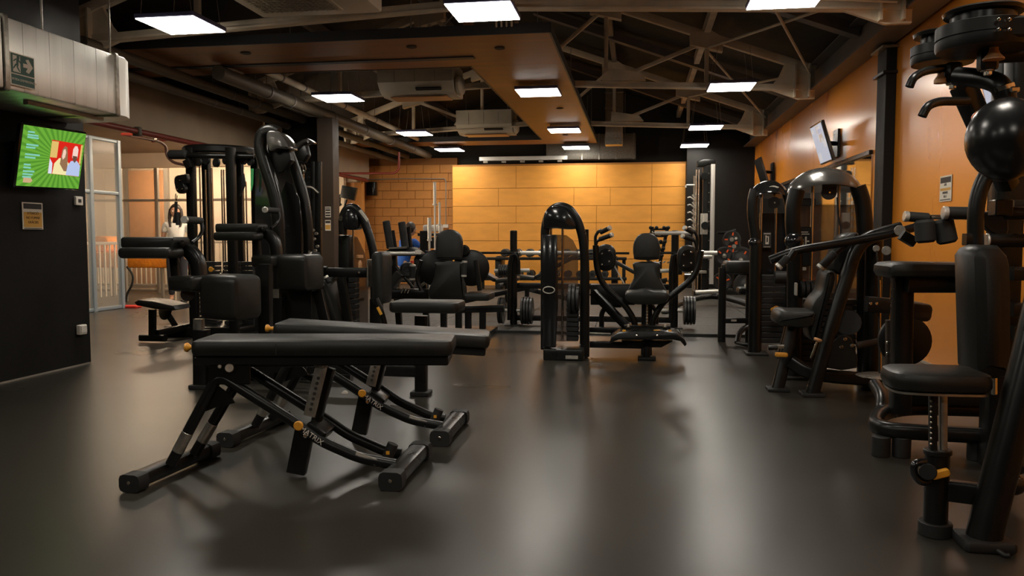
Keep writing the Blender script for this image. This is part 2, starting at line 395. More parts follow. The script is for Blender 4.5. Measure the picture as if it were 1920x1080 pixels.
for k, (x, y) in enumerate(((-2.0, 7.95), (-2.3, 8.0))):
    b = B(); tube(b, [Vector((x, y, 3.17)), Vector((x+(.5, .04)[k], y-.1, 3.6+.1*k)), Vector((x+(.9, -.05)[k], y-.2, 3.95))], .008, seg=6); tag(obj('support_wire', b, ALU, loc=(x, y, 3.17)), ('slanted thin wire holding the front board soffit', 'upright thin wire holding the front board soffit')[k], 'wire')
# ------------------------------------------------------------------ varnished board soffit, U shaped
def wood():
    t = thing('board_soffit', 'suspended varnished brown board soffit with a dark edge, U-shaped, below the trusses', 'soffit', (-1.4, 8.5, 3.1))
    b = B(); X0, X1, z0, z1 = -7.0, -.86, 3.09, 3.16
    rects = [(X0, X1, 7.85, 9.25), (-1.93, X1, 9.25, 16.3), (X0, X1, 16.3, 17.1)]
    for (x0, x1, y0, y1), nm in zip(rects, ('front_board', 'side_board', 'rear_board')):
        PX(t, nm, WOOD, ((x0+x1)/2, (y0+y1)/2, z0+.012), (x1-x0, y1-y0-.004, .024), e=0)
    for (a, c) in (((X0, 7.84, 3.135), (X1, 7.84, 3.135)), ((X1, 7.84, 3.135), (X1, 17.1, 3.135)), ((X0, 9.26, 3.135), (-1.94, 9.26, 3.135)), ((-1.94, 9.26, 3.135), (-1.94, 16.3, 3.135)), ((X0, 16.29, 3.135), (-1.94, 16.29, 3.135))):
        PB(t, 'edge_board', DARKE, a, c, .02, .10, e=0)
    PX(t, 'cable_slot', DARKE, (-4.0, 8.78, 3.083), (4.4, .10, .012), e=0)
    for x, y in ((-4.2, 8.2), (-2.35, 8.2), (-1.45, 8.4), (-1.2, 12.4), (-1.4, 15.6)):
        b = B(); rev(b, (x, y, 3.086), (0, 0, -1), [(0, .055), (.006, .055), (.007, .04), (.004, .038)], 16); obj('downlight', b, PAPK, t)
    for x, y in ((-3.6, 8.0), (-2.2, 8.0), (-1.0, 8.0), (-1.0, 12), (-1.8, 12), (-1.0, 16), (-4, 16.6)):
        PT(t, 'hanger_wire', ALU, [Vector((x, y, 3.17)), Vector((x, y, 3.9))], .005, seg=5)
wood()
# ------------------------------------------------------------------ ceiling lights
def light(x, y, lab, grp=None):
    t = thing('ceiling_light', lab, 'light', (x, y, 3.0), group=grp)
    PX(t, 'housing', LEDF, (x, y, 3.016), (.56, .56, .04), e=.006)
    PX(t, 'diffuser', LED, (x, y, 2.993), (.54, .54, .006), e=0)
    for sx in (-.24, .24):
        for sy in (-.24, .24): PT(t, 'wire', ALU, [Vector((x+sx, y+sy, 3.03)), Vector((x+sx*.8, y+sy, 3.45))], .003, seg=4)
    return t
L0 = light(-4.05, 6.72, 'square white ceiling panel light, nearest of the left row, beside the metal duct', 'square ceiling panel lights')
nm = {0: 'nearest', 1: 'second', 2: 'third', 3: 'farthest'}
for col, x in (('left', -4.05), ('middle', -1.3), ('right', 1.15)):
    for i, y in enumerate((6.72, 10.52, 14.3, 17.05)):
        if col == 'left' and i == 0: continue
        ex = {'left': 'on the television side', 'middle': 'along the board soffit', 'right': 'near the orange side wall'}[col]
        dup(L0, (x, y, 3.0), f'square white panel light, {nm[i]} of the {col} row {ex}')
for x in (-4.05, -1.3, 1.15):
    for y in (3.0, -.9): dup(L0, (x, y, 3.0), 'square white ceiling panel light behind the camera position', 'panel lights behind the camera')
# added glowing strips, kept out of view, that brighten the gallery and passage
for i, (x, y) in enumerate(((-6.6, 9.6), (-6.6, 12.8))):
    b = B(); box(b, (x, y, 2.66), (.12, 2.0, .05), e=.01); tag(obj('fill_strip', b, WRM, loc=(x, y, 2.66)), ('added warm fill strip hidden behind the beige soffit nearer the glass partition', 'added warm fill strip hidden behind the beige soffit farther back near the orange table')[i], 'fill light')
b = B(); box(b, (-5.75, 12.36, 1.6), (.10, .05, 1.6), e=.01); tag(obj('fill_strip', b, WRM, loc=(-5.75, 12.36, 1.6)), 'added warm upright fill strip on the far side of the black partition', 'fill light')  # added fill light, hidden by the partition, brightens the passage
b = B(); box(b, (-9.0, 15.7, 2.69), (3.6, .10, .04), e=.01); tag(obj('fill_strip', b, WRM, loc=(-9.0, 15.7, 2.69)), 'added warm fill strip behind the glazed front, above the balustrade', 'fill light')  # added fill light, hidden by the lintel, brightens the gallery back wall
# ------------------------------------------------------------------ air units
def acunit(x, y, lab, s=1.0):
    t = thing('air_unit', lab, 'air conditioner', (x, y, 3.05), group='suspended air units')
    w_, d_, h_ = 1.05, .66, .42
    # side profile in YZ extruded along X
    o = [(-d_/2, h_), (-d_/2, .16), (-d_/2+.12, .05), (-d_/2+.3, 0), (d_/2, .02), (d_/2, h_)]
    b = B(); slab(b, frame((x, y, 3.03), (0, 1, 0), (0, 0, 1)), [(u, v) for u, v in o], w_, .015); obj('housing', b, ACM, t)
    for sx in (-.28, 0, .28): PX(t, 'seam', STL, (x+sx, y-d_/2-.002, 3.30), (.006, .006, .22), e=0)
    for sx in (1,):
        b = B(); cyl(b, (x+sx*w_/2, y-.05, 3.17), (x+sx*(w_/2+.08), y-.05, 3.17), .13, 20, .03); bmesh.ops.scale(b, vec=(1, 1.6, 1), space=Matrix.Translation((-x, -y+.05, -3.17)), verts=b.verts); obj('end_cap', b, ACM, t)
    PX(t, 'air_slot', PAPK, (x+.18, y-.28, 3.1), (.35, .05, .02), y=(0, 1, -.5), e=0)
    PX(t, 'grille', BRASS, (x, y+.05, 3.024), (.8, .34, .012), e=.002)
    for sx in (-.4, .4): PT(t, 'hanger_rod', STL, [Vector((x+sx, y, 3.44)), Vector((x+sx, y, 3.9))], .006, seg=5)
    return t
A0 = acunit(-2.98, 10.85, 'cream suspended air unit hanging behind the front board soffit')
dup(A0, (-2.83, 14.95, 3.05), 'cream suspended air unit farther back, smaller, beside the long board')
# third unit right overhead with a grille underneath
t = thing('cassette_unit', 'cream air unit with a mesh grille at the top edge of the picture', 'air conditioner', (-2.75, 6.4, 3.05))
PX(t, 'housing', ACM, (-2.75, 6.3, 3.16), (1.1, .95, .24), e=.02)
PX(t, 'grille_frame', ACM, (-2.85, 6.3, 3.035), (.72, .62, .012), e=.004)
for k in range(15): PX(t, 'grille_slat', STL, (-2.85+(k-7)*.045, 6.3, 3.026), (.012, .56, .008), e=0)
for k in range(11): PX(t, 'grille_bar', STL, (-2.85, 6.3+(k-5)*.05, 3.024), (.66, .008, .006), e=0)
# ------------------------------------------------------------------ long pipes & ducts on the left under the roof
for i, (x, z, r, m, lab) in enumerate(((-4.75, 2.98, .085, PIPE, 'long dull spiral duct running under the roof on the left, thickest of the run'), (-5.25, 2.96, .06, PIPE, 'dark long pipe beside the dull duct'), (-5.5, 2.86, .05, PIPE, 'dark long pipe lowest and nearest the beige soffit'), (-4.55, 3.15, .045, TRUSS, 'slim pale pipe highest of the run beside the duct'))):
    t = thing('roof_pipe', lab, 'pipe', (x, 12, z))
    b = B(); cyl(b, (x, (8.6, 7, 7, 9.4)[i], z), (x, 17.9, z), r, 16); obj('pipe', b, m, t)
    for y in (9.8, 10.5, 12, 13.5, 15, 16.5):
        b = B(); cyl(b, (x, y, z), (x, y+.04, z), r*1.12, 16); obj('strap', b, IBEAM, t)
        PT(t, 'hanger', IBEAM, [Vector((x, y+.02, z+r)), Vector((x, y+.02, z+.6))], .004, seg=4)
# metal ducts over the orange back wall
t = thing('metal_duct', 'ribbed galvanised duct above the orange back wall on the right', 'duct', (-.9, 18, 3.0))
PX(t, 'duct_body', STL, (-1.05, 18.2, 3.12), (2.0, .4, .56), e=.01)
for k in range(6): PX(t, 'joint', STL, (-2.0+k*.38, 17.99, 3.12), (.03, .03, .58), e=.003)
for k in range(3): PT(t, 'hanger_rod', STL, [Vector((-1.8+k*.75, 18.2, 3.38)), Vector((-1.8+k*.75, 18.2, 4.6))], .01)
t = thing('metal_duct', 'upright galvanised duct column rising behind the trusses', 'duct', (-.55, 15.5, 3.1))
PX(t, 'duct_body', STL, (-.47, 15.9, 3.5), (.34, .34, 1.2), e=.01); PT(t, 'hanger_rod', STL, [Vector((-.47, 15.9, 4.1)), Vector((-.47, 15.9, 4.42))], .01)
for k in range(4): PX(t, 'joint', STL, (-.47, 15.72, 3.0+k*.3), (.36, .02, .025), e=.002)
t = thing('cable_tray', 'perforated metal cable tray on top of the orange back wall', 'tray', (-2.6, 17.9, 2.8))
PX(t, 'tray', DUCT, (-2.55, 17.85, 2.87), (2.0, .06, .09), e=.004)
for k in range(5): PX(t, 'bracket', STL, (-3.4+k*.42, 17.80, 2.80), (.10, .04, .06), e=.004)
# ------------------------------------------------------------------ metal duct on the near left with the exit sign
def leftduct():
    t = thing('wall_duct', 'pale metal air duct with rounded end hanging from the dark left wall', 'duct', (-4.36, 5, 2.28))
    z0, z1, x0, x1 = 2.05, 2.51, -4.71, -4.0
    o = rr(x1-x0, z1-z0, .015, 2); c = ((x0+x1)/2, (z0+z1)/2)
    def seg(y0, y1, nm):
        b = B(); slab(b, frame((c[0], (y0+y1)/2, c[1]), (1, 0, 0), (0, 0, 1)), o, y1-y0, 0); return obj(nm, b, DUCT, t)
    seg(2.2, 4.58, 'rear_section')
    ys = [4.64+.12*k for k in range(10)]
    for k, y in enumerate(ys[:-1]): 
        b = B(); slab(b, frame((c[0]+.001*(k % 2), y+.06, c[1]), (1, 0, 0), (0, 0, 1)), o, .1185, .0015); obj('duct_panel', b, DUCT, t)
    for y in (4.6, 5.70):
        b = B(); slab(b, frame((c[0], y+.01, c[1]), (1, 0, 0), (0, 0, 1)), rr(x1-x0+.03, z1-z0+.03, .02, 2), .035, .004); obj('flange', b, STL, t)
    # rounded end
    b = B(); oo = [(-.36, 0), (.355, 0), (.355, .10), (.30, .22), (.2, .30), (0, .36), (-.36, .36)]
    slab(b, frame((c[0], 5.72, c[1]), (1, 0, 0), (0, 1, 0)), oo, z1-z0, .004); obj('rounded_end', b, DUCT, t)
    for y in (4.95, 5.66): PT(t, 'hanger_rod', STL, [Vector((-4.01, y, 2.05)), Vector((-4.01, y, 4.0))], .007, seg=6)
    PX(t, 'bottom_rail', ALU, (-4.2, 5.4, 2.035), (.04, .8, .03), x=(1, .0, 0), e=.003)
    s = thing('exit_sign', 'green emergency exit sign with running figure and arrow on the pale duct', 'sign', (-4.0, 4.74, 2.18))
    P = [ax(16, 97, -3.99), ax(62, 112, -3.99), ax(62, 171, -3.99), ax(16, 159, -3.99)]
    y0, y1, zt, zb = P[0].y, P[1].y, 2.29, 2.08; cy, cz = (y0+y1)/2, (zt+zb)/2; W, Hh = y1-y0, zt-zb
    PX(s, 'plate', PAPW, (-3.985, cy, cz), (.006, W, Hh), e=0)
    def q(u, v, d=.0): return Vector((-3.981+d, y0+W*u, zb+Hh*v))
    def poly(nm, pts, m, d): 
        b = B(); O = [(W*u, Hh*v) for u, v in pts]; slab(b, frame(Vector((-3.981+d, y0, zb)), (0, 1, 0), (0, 0, 1)), O, .001, 0); obj(nm, b, m, s)
    poly('upper_field', [(.03, .38), (.97, .38), (.97, .97), (.03, .97)], GRN, 0)
    poly('lower_field', [(.03, .04), (.97, .04), (.97, .34), (.03, .34)], GRN, 0)
    poly('door_symbol', [(.10, .42), (.40, .42), (.40, .92), (.10, .92)], PAPW, .001)
    poly('figure_torso', [(.22, .62), (.31, .60), (.33, .82), (.25, .83)], GRN, .002)
    b = B(); cyl(b, q(.31, .875, .001), q(.31, .875, .003), .012, 12, 0); obj('figure_head', b, GRN, s)
    for nm_, pts in (('figure_leg', [(.24, .64), (.12, .50), (.10, .53), (.20, .67)]), ('figure_leg', [(.27, .62), (.38, .46), (.35, .44), (.23, .58)]), ('figure_arm', [(.24, .80), (.13, .72), (.12, .76), (.24, .84)]), ('figure_arm', [(.31, .78), (.42, .68), (.43, .72), (.33, .83)])): poly(nm_, pts, GRN, .002)
    poly('arrow', [(.52, .62), (.70, .62), (.62, .50), (.74, .46), (.92, .67), (.74, .90), (.62, .86), (.70, .74), (.52, .74)], PAPW, .001)
    text(s, 'lettering', "SORTIDA D'EMERGÈNCIA", frame(q(.5, .19, .001), (0, 1, 0), (0, 0, 1)), .0205, PAPW)
leftduct()
# ------------------------------------------------------------------ television on the left wall
def quad(s, o, u, v, n, pts, nm, m, d=.001, root=None):
    b = B(); slab(b, frame(o+n*d, u, v), pts, .0008, 0); return obj(nm, b, m, root)
def tv_left():
    BL, BR, TL = ax(30, 348, -4.60), ax(147, 354, -4.60), ax(47, 234, -4.505)
    u = (BR-BL); W = u.length; u.normalize(); v = TL-BL; v = v-u*v.dot(u); Hh = v.length; v.normalize(); n = u.cross(v)
    t = thing('television', 'flat television with a green picture tilted down from the dark left wall', 'television', BL)
    c = BL+u*W/2+v*Hh/2
    PX(t, 'casing', GLO, c-n*.025, (W+.03, Hh+.03, .045), u, v, e=.008)
    def q(nm, pts, col, d, s=1): 
        b = B(); slab(b, frame(BL+n*(.0+d), u, v), [(W*x, Hh*y) for x, y in pts], .0006, 0); return obj(nm, b, scr(nm, col, s), t)
    q('screen', [(0, 0), (1, 0), (1, 1), (0, 1)], (.13, .36, .035), .000, .9)
    cx, cy = .62, .5
    for k in range(36):
        a0 = 2*math.pi*k/36; a1 = a0+math.pi/36*.9
        def hit(a):
            ts = [((1 if math.cos(a) > 0 else 0)-cx)/math.cos(a) if abs(math.cos(a)) > 1e-6 else 9, ((1 if math.sin(a) > 0 else 0)-cy)/math.sin(a) if abs(math.sin(a)) > 1e-6 else 9]; r_ = min(ts); return (cx+r_*math.cos(a), cy+r_*math.sin(a))
        o = q('sunray', [(cx, cy), hit(a0), hit(a1)], (.075, .25, .022), .0008, .9)
    q('photo_background', [(.45, .24), (.97, .22), (.97, .80), (.45, .82)], (.62, .015, .008), .0016, .9)
    q('yellow_band', [(.45, .52), (.56, .52), (.56, .80), (.45, .80)], (.75, .50, .15), .0022, .8)
    q('yellow_band', [(.94, .45), (.97, .45), (.97, .79), (.94, .79)], (.75, .5, .10), .0022, .8)
    q('woman_top', [(.52, .24), (.80, .23), (.77, .44), (.70, .52), (.60, .52), (.53, .42)], (.80, .70, .35), .0026, .9)
    q('woman_hair', [(.62, .42), (.635, .68), (.67, .74), (.71, .72), (.73, .60), (.76, .30), (.70, .30)], (.30, .16, .08), .003, .8)
    q('woman_face', [(.64, .55), (.65, .67), (.68, .69), (.70, .63), (.69, .54), (.66, .50)], (.80, .55, .42), .0034, .9)
    q('man_shirt', [(.74, .235), (.97, .225), (.965, .42), (.90, .50), (.80, .49), (.75, .40)], (.42, .50, .72), .0038, .9)
    q('man_face', [(.81, .56), (.81, .70), (.835, .76), (.875, .76), (.90, .70), (.90, .56), (.86, .48)], (.80, .58, .50), .0042, .9)
    q('man_beard', [(.815, .585), (.895, .58), (.89, .51), (.86, .46), (.825, .51)], (.12, .06, .04), .0046, .9)
    q('white_shirt', [(.45, .24), (.51, .24), (.50, .42), (.45, .50)], (.70, .75, .85), .0026, .8)
    for y, ws in ((.90, .10), (.85, .16), (.81, .17), (.69, .18), (.645, .14), (.53, .22), (.48, .16), (.36, .10), (.31, .11), (.25, .17), (.20, .15), (.155, .13)):
        q('caption_line', [(.07, y-.014), (.07+ws, y-.014), (.07+ws, y+.014), (.07, y+.014)], (.20, .52, .42), .0018, .9)
    q('logo_block', [(.09, .06), (.20, .06), (.23, .10), (.20, .14), (.09, .14)], (.60, .40, .22), .0018, .8)
    PB(t, 'bracket', BLK, c-n*.04, c-n*.04+Vector((-.13, 0, 0)), .10, .08)
    PX(t, 'wall_plate', BLK, (-4.70, c.y, c.z-.02), (.03, .3, .3))
tv_left()
# notices, thermostat, socket
def notice(nm, lab, ctr, u, W, Hh, bands, root_n):
    t = thing(nm, lab, 'notice', ctr); v = Vector((0, 0, 1)); n = Vector(u).cross(v)
    PX(t, 'sheet', PAPW, ctr, (W, Hh, .004), u, v, e=0)
    for k, (y0, y1, m) in enumerate(bands):
        PX(t, 'print_band', m, Vector(ctr)+v*(Hh*((y0+y1)/2-.5))+n*.003, (W*.88, Hh*(y1-y0), .0015), u, v, e=0)
    return t, n
c = Vector((-4.712, 5.64, 1.268))
t, n = notice('wall_notice', 'framed notice with an ochre lower half on the dark wall below the television', c, (0, 1, 0), .215, .21, ((.76, .96, PAPK), (.08, .64, PAPO), (.02, .05, PAPK)), 0)
for k, s in enumerate(('ATENCIÓ', 'NO FUMAR', 'GRÀCIES')): text(t, 'lettering', s, frame(c+n*.0045+Vector((0, 0, .02-.035*k)), (0, 1, 0), (0, 0, 1)), .028, PAPK, .0005)
t = thing('thermostat', 'small white square thermostat on the dark wall beside the television', 'thermostat', (-4.71, 6.165, 1.41))
PX(t, 'body', WHT, (-4.708, 6.165, 1.41), (.024, .088, .075), e=.004); PX(t, 'display', PAPK, (-4.695, 6.165, 1.41), (.004, .035, .03), e=0)
t = thing('wall_socket', 'small white socket low on the dark left wall', 'socket', (-4.71, 6.14, .31))
PX(t, 'body', WHT, (-4.70, 6.14, .31), (.04, .09, .085), e=.006); PX(t, 'lid', WHT, (-4.677, 6.14, .315), (.008, .07, .06), e=.003)
c = Vector((WR-.006, 7.04, 1.50))
t, n = notice('wall_notice', 'white notice sheet with a dark heading on the near orange wall', c, (0, -1, 0), .25, .21, ((.72, .94, PAPK), (.42, .52, PAPO), (.05, .08, PAPK)), 0)
for k, s in enumerate(('AVÍS', 'NORMES', 'SALA')): text(t, 'lettering', s, frame(c+n*.0045+Vector((0, 0, (.03, -.035, -.065)[k])), (0, -1, 0), (0, 0, 1)), .028, PAPK, .0005)
for i, (y0, y1) in enumerate(((387, 408), (412, 433))):
    c = (at(615, (y0+y1)/2, 11.545))
    t, n = notice('post_notice', ('striped white notice, upper of two on the brown post', 'yellow and white notice, lower of two on the brown post')[i], c, (1, 0, 0), .088, .16, (((.1, .25, PAPK), (.35, .5, PAPK), (.6, .75, PAPK), (.82, .92, PAPK)), ((.12, .55, PAPO), (.7, .92, PAPK)))[i], 0)
# ------------------------------------------------------------------ side televisions, mirror
def tvr(c, W, Hh, yawd, tiltd, lab, on=True):
    a = math.radians(yawd); u = Vector((math.sin(a), -math.cos(a), 0)); n0 = Vector((-math.cos(a), -math.sin(a), 0))
    ti = math.radians(tiltd); n = (n0*math.cos(ti)+Vector((0, 0, -math.sin(ti)))).normalized(); v = n.cross(u).normalized()
    if v.z < 0: v = -v
    c = Vector(c); t = thing('television', lab, 'television', c)
    PX(t, 'casing', GLO, c-n*.02, (W, Hh, .045), u, v, e=.008)
    if on:
        PX(t, 'screen', scr('pale_picture', (.42, .46, .55), .8), c+n*.004, (W-.04, Hh-.04, .002), u, v, e=0)
        random.seed(int(c.y*10))
        for k in range(9):
            o = Vector(((random.random()-.5)*(W-.15), (random.random()-.5)*(Hh-.12)))
            col = random.choice(((.25, .35, .55), (.6, .6, .62), (.35, .45, .42), (.5, .42, .35), (.08, .12, .40)))
            PX(t, 'picture_patch', scr('patch%d' % (k % 5), col, .7), c+n*.006+u*o.x+v*o.y, (.05+.15*random.random(), .03+.07*random.random(), .001), u, v, e=0)
    PB(t, 'bracket_arm', BLK, c-n*.03, Vector((WF-.03 if c.y > 8.7 else WR-.03, c.y+.05, c.z)), .05, .05)
    PX(t, 'wall_plate', BLK, (WF-.015 if c.y > 8.7 else WR-.015, c.y+.05, c.z), (.03, .24, .34))
    return t
tvr(ax(1539, 269, 2.22), .62, .50, 0, 17, 'television tilted from the orange wall above the large domed weight tower')
tvr(ax(1426, 323, 2.2), .66, .50, 0, 17, 'small dark television at the far end of the orange wall', False)
tvr(ax(1880, 165, 2.25), .55, .40, 0, 14, 'television on the near orange wall behind the pulley discs')
t = thing('wall_mirror', 'long mirror on the orange wall with a dark top rail beyond the black post', 'mirror', (WF, 13, 1))
PX(t, 'mirror_glass', MIR, (WF-.008, 12.9, 1.08), (.012, 8.0, 1.78), e=0)
PX(t, 'top_rail', BLK, (WF-.02, 12.9, 1.99), (.04, 8.0, .05), e=.004)
# ------------------------------------------------------------------ glass partition and gallery room on the left
def glazed(name, lab, p0, p1, H0, posts, m, rails=(.02, 1.9, 2.5), balust=0, zbase=0):
    p0, p1 = Vector(p0), Vector(p1); u = (p1-p0); L = u.length; u.normalize(); t = thing(name, lab, 'partition', p0)
    pts = [p0+u*L*k for k in posts]
    for q in pts: PB(t, 'post', m, fl(q, zbase), fl(q, H0), .07, .07)
    for z in rails: PB(t, 'rail', m, fl(p0, z), fl(p1, z), .05, .05)
    for a, c in zip(pts, pts[1:]):
        for z0, z1 in zip(rails, rails[1:]):
            d = (c-a).length; PX(t, 'pane', GLASS, fl((a+c)/2, (z0+z1)/2), (d-.07, z1-z0-.05, .008), u, (0, 0, 1), e=0)
    return t
glazed('glass_partition', 'blue-grey framed glass partition beside the end of the dark left wall', (-7.95, 9.0, 0), (-7.9, 11.25, 0), 2.58, (0, .38, .72, 1), BLUEF, (.03, 1.77, 2.56))
glazed('glass_front', 'warm-lit glazed front with aluminium posts across the back of the gallery', (-11.4, 14.5, 0), (-6.3, 14.5, 0), 2.62, (0, .245, .40, .55, .70, .85, 1), ALU, (.05, 1.83, 2.6))
t = thing('railing', 'row of pale upright bars of the balustrade behind the glazed front', 'railing', (-9, 15.1, 0))
for z in (.12, 1.0): PB(t, 'handrail' if z > .5 else 'bottom_rail', ALU, (-11.8, 15.1, z), (-6.3, 15.1, z), .05, .04)
for x in (-11.6, -9.0, -6.5): PB(t, 'newel', ALU, (x, 15.1, 0), (x, 15.1, 1.0), .06, .06)
bb = B(); beam(bb, (0, 0, .12), (0, 0, 1.0), .022, .022, e=0); bl = obj('baluster', bb, CREAM, None); bl.parent = t; bl.location = (-2.8, 0, 0)
for k in range(1, 50):
    q = bl.copy(); SC.collection.objects.link(q); q.parent = t; q.location = (-2.8+k*.11, 0, 0)
sbox('wall_gallery_back', (-12, 16.6, 0), (-6.3, 16.75, 3.0), CREAM)
sbox('door_1', (-11.35, 16.50, 0), (-10.5, 16.6, 2.6), mat('door_orange_wood', (.55, .26, .10), .5, noise=.1), .01)
sbox('trim_2', (-11.45, 16.53, 0), (-11.35, 16.6, 2.7), ALU); sbox('trim_3', (-10.5, 16.53, 0), (-10.4, 16.6, 2.7), ALU)
sbox('trim_6', (-11.4, 14.2, 2.45), (-6.3, 14.42, 2.72), CREAM)
# partition glass continuation (railing seen through near partition)
t = thing('railing', 'row of pale bars seen low through the blue-grey glass partition', 'railing', (-8.7, 10.5, 0))
PB(t, 'handrail', ALU, (-8.7, 8.6, 1.0), (-8.7, 12.6, 1.0), .04, .05)
for y in (8.7, 12.5): PB(t, 'newel', ALU, (-8.7, y, 0), (-8.7, y, 1.0), .06, .06)
for k in range(30):
    q = bl.copy(); SC.collection.objects.link(q); q.parent = t; q.location = (0, -1.9+k*.13, 0)
# orange draped table
t = thing('massage_table', 'long table under an orange quilted cover in front of the gallery glass', 'table', (-8.9, 13.1, 0))
T0 = Vector((-9.15, 13.1, .72)); 
b = B(); slab(b, frame((-8.85, 13.15, .70), (1, 0, 0), (0, 1, 0)), rr(1.7, .7, .05, 3), .27, .03); obj('quilt_cover', b, OCLO, t)
for sx in (-.75, .60):
    for sy in (-.28, .28): PB(t, 'leg', ALU, (-8.85+sx, 13.15+sy, 0), (-8.85+sx, 13.15+sy, .62), .05, .05)
b = B(); slab(b, frame((-9.5, 13.15, .98), (1, 0, 0), (0, 0, 1)), rr(.32, .28, .08, 3), .4, .05); tag(obj('bolster', b, OCLO, loc=(-9.7, 13.1, .8)), 'orange bolster at the left end of the orange covered table', 'cushion')
# red bag behind machine
b = B(); slab(b, frame(at(345, 498, 12.9), (1, 0, 0), (0, 0, 1)), rr(.18, .12, .03, 3), .14, .03); o = obj('red_bag', b, REDC, loc=at(345, 498, 12.9)); tag(o, 'small red bag by the right end of the orange covered table', 'bag')
t = thing('stool', 'pale stool under the red bag', 'stool', fl(at(345, 512, 12.9)))
p_ = at(345, 507, 12.9); PX(t, 'seat', CREAM, (p_.x, p_.y, p_.z), (.3, .3, .04))
for sx in (-.11, .11):
    for sy in (-.11, .11): PB(t, 'leg', CREAM, (p_.x+sx, p_.y+sy, 0), (p_.x+sx, p_.y+sy, p_.z-.02), .03, .03)
b = B(); tube(b, [at(238, 500, 12.0), at(250, 515, 12.0), at(248, 535, 12.0), at(238, 550, 12.0), fl(at(236, 560, 12.0), .03)], .018, fr=.1, seg=8); tag(obj('hose', b, RUB, loc=at(238, 550, 12.)), 'black curved hose beside the orange covered table', 'hose')
b = B(); c_ = gr(243, 577); box(b, (c_.x, c_.y, .02), (.34, .16, .04), e=.015); tag(obj('red_mat', b, REDC, loc=(c_.x, c_.y, 0)), 'small red flat object on the floor beside the glass partition', 'mat')
# red sprinkler pipes
t = thing('sprinkler_pipe', 'dark red sprinkler pipework along the beige soffit', 'pipe', (-6.6, 10, 2.4))
PT(t, 'main_pipe', REDP, [Vector((-5.98, 6.9, 2.38)), Vector((-5.98, 17.2, 2.36))], .035, seg=10)
PT(t, 'branch_pipe', REDP, [at(228, 252, 10.4), at(345, 248, 10.4)], .022)
PT(t, 'branch_pipe', REDP, [at(285, 265, 11.4), at(375, 255, 11.4)], .02)
PT(t, 'drop_pipe', mat('dark_iron_pipe', (.05, .02, .015), .5), [at(232, 252, 10.4), at(300, 265, 11.3), at(312, 275, 11.5), at(312, 293, 11.5), at(325, 305, 11.5), at(350, 310, 11.5)], .022)
PC(t, 'sprinkler_head', CHR, at(291, 252, 10.6), at(291, 262, 10.6), .02)
for y in (8.9, 11.4, 14): PX(t, 'clamp', PIPE, (-5.98, y, 2.375), (.10, .06, .11), e=.01)
PT(t, 'riser_pipe', REDP, [at(625, 325, 15.5), at(740, 325, 15.5), at(748, 318, 15.5), at(748, 285, 15.5)], .022)
# passage bits behind the brown post
px_ = lambda x: at(x, 400, 17.2).x
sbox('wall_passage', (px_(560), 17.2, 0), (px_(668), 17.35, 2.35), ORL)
sbox('trim_4', (px_(668), 17.1, 0), (px_(681), 17.3, 2.5), BRKO)
sbox('trim_5', (px_(560), 16.9, 2.32), (px_(679), 17.2, 2.45), CREAM)
# speaker, conduit
t = thing('wall_speaker', 'black box loudspeaker on the orange block wall beside the passage', 'speaker', at(697, 353, 18.1))
b = B(); p_ = at(697, 354, 18.1); slab(b, frame(p_, (1, 0, 0), (0, 1, 0)), rr(.24, .2, .06, 3), .32, .01); obj('cabinet', b, BLK, t)
PX(t, 'bracket', BLK, p_+Vector((0, .12, 0)), (.06, .08, .1)); 
t = thing('conduit', 'thin grey conduit with junction boxes on the orange block wall', 'conduit', at(760, 335, 18.24))
PT(t, 'pipe', ALU, [at(690, 337, 18.24), at(760, 335, 18.24), at(834, 335, 18.24), at(836, 340, 18.24), at(836, 425, 18.24)], .012, fr=.05)
PX(t, 'junction_box', WHT, at(685, 337, 18.22), (.12, .06, .12)); PX(t, 'junction_box', WHT, at(836, 424, 18.22), (.13, .06, .08))
PT(t, 'down_pipe', ALU, [at(682, 340, 18.24), at(682, 480, 18.24)], .012)
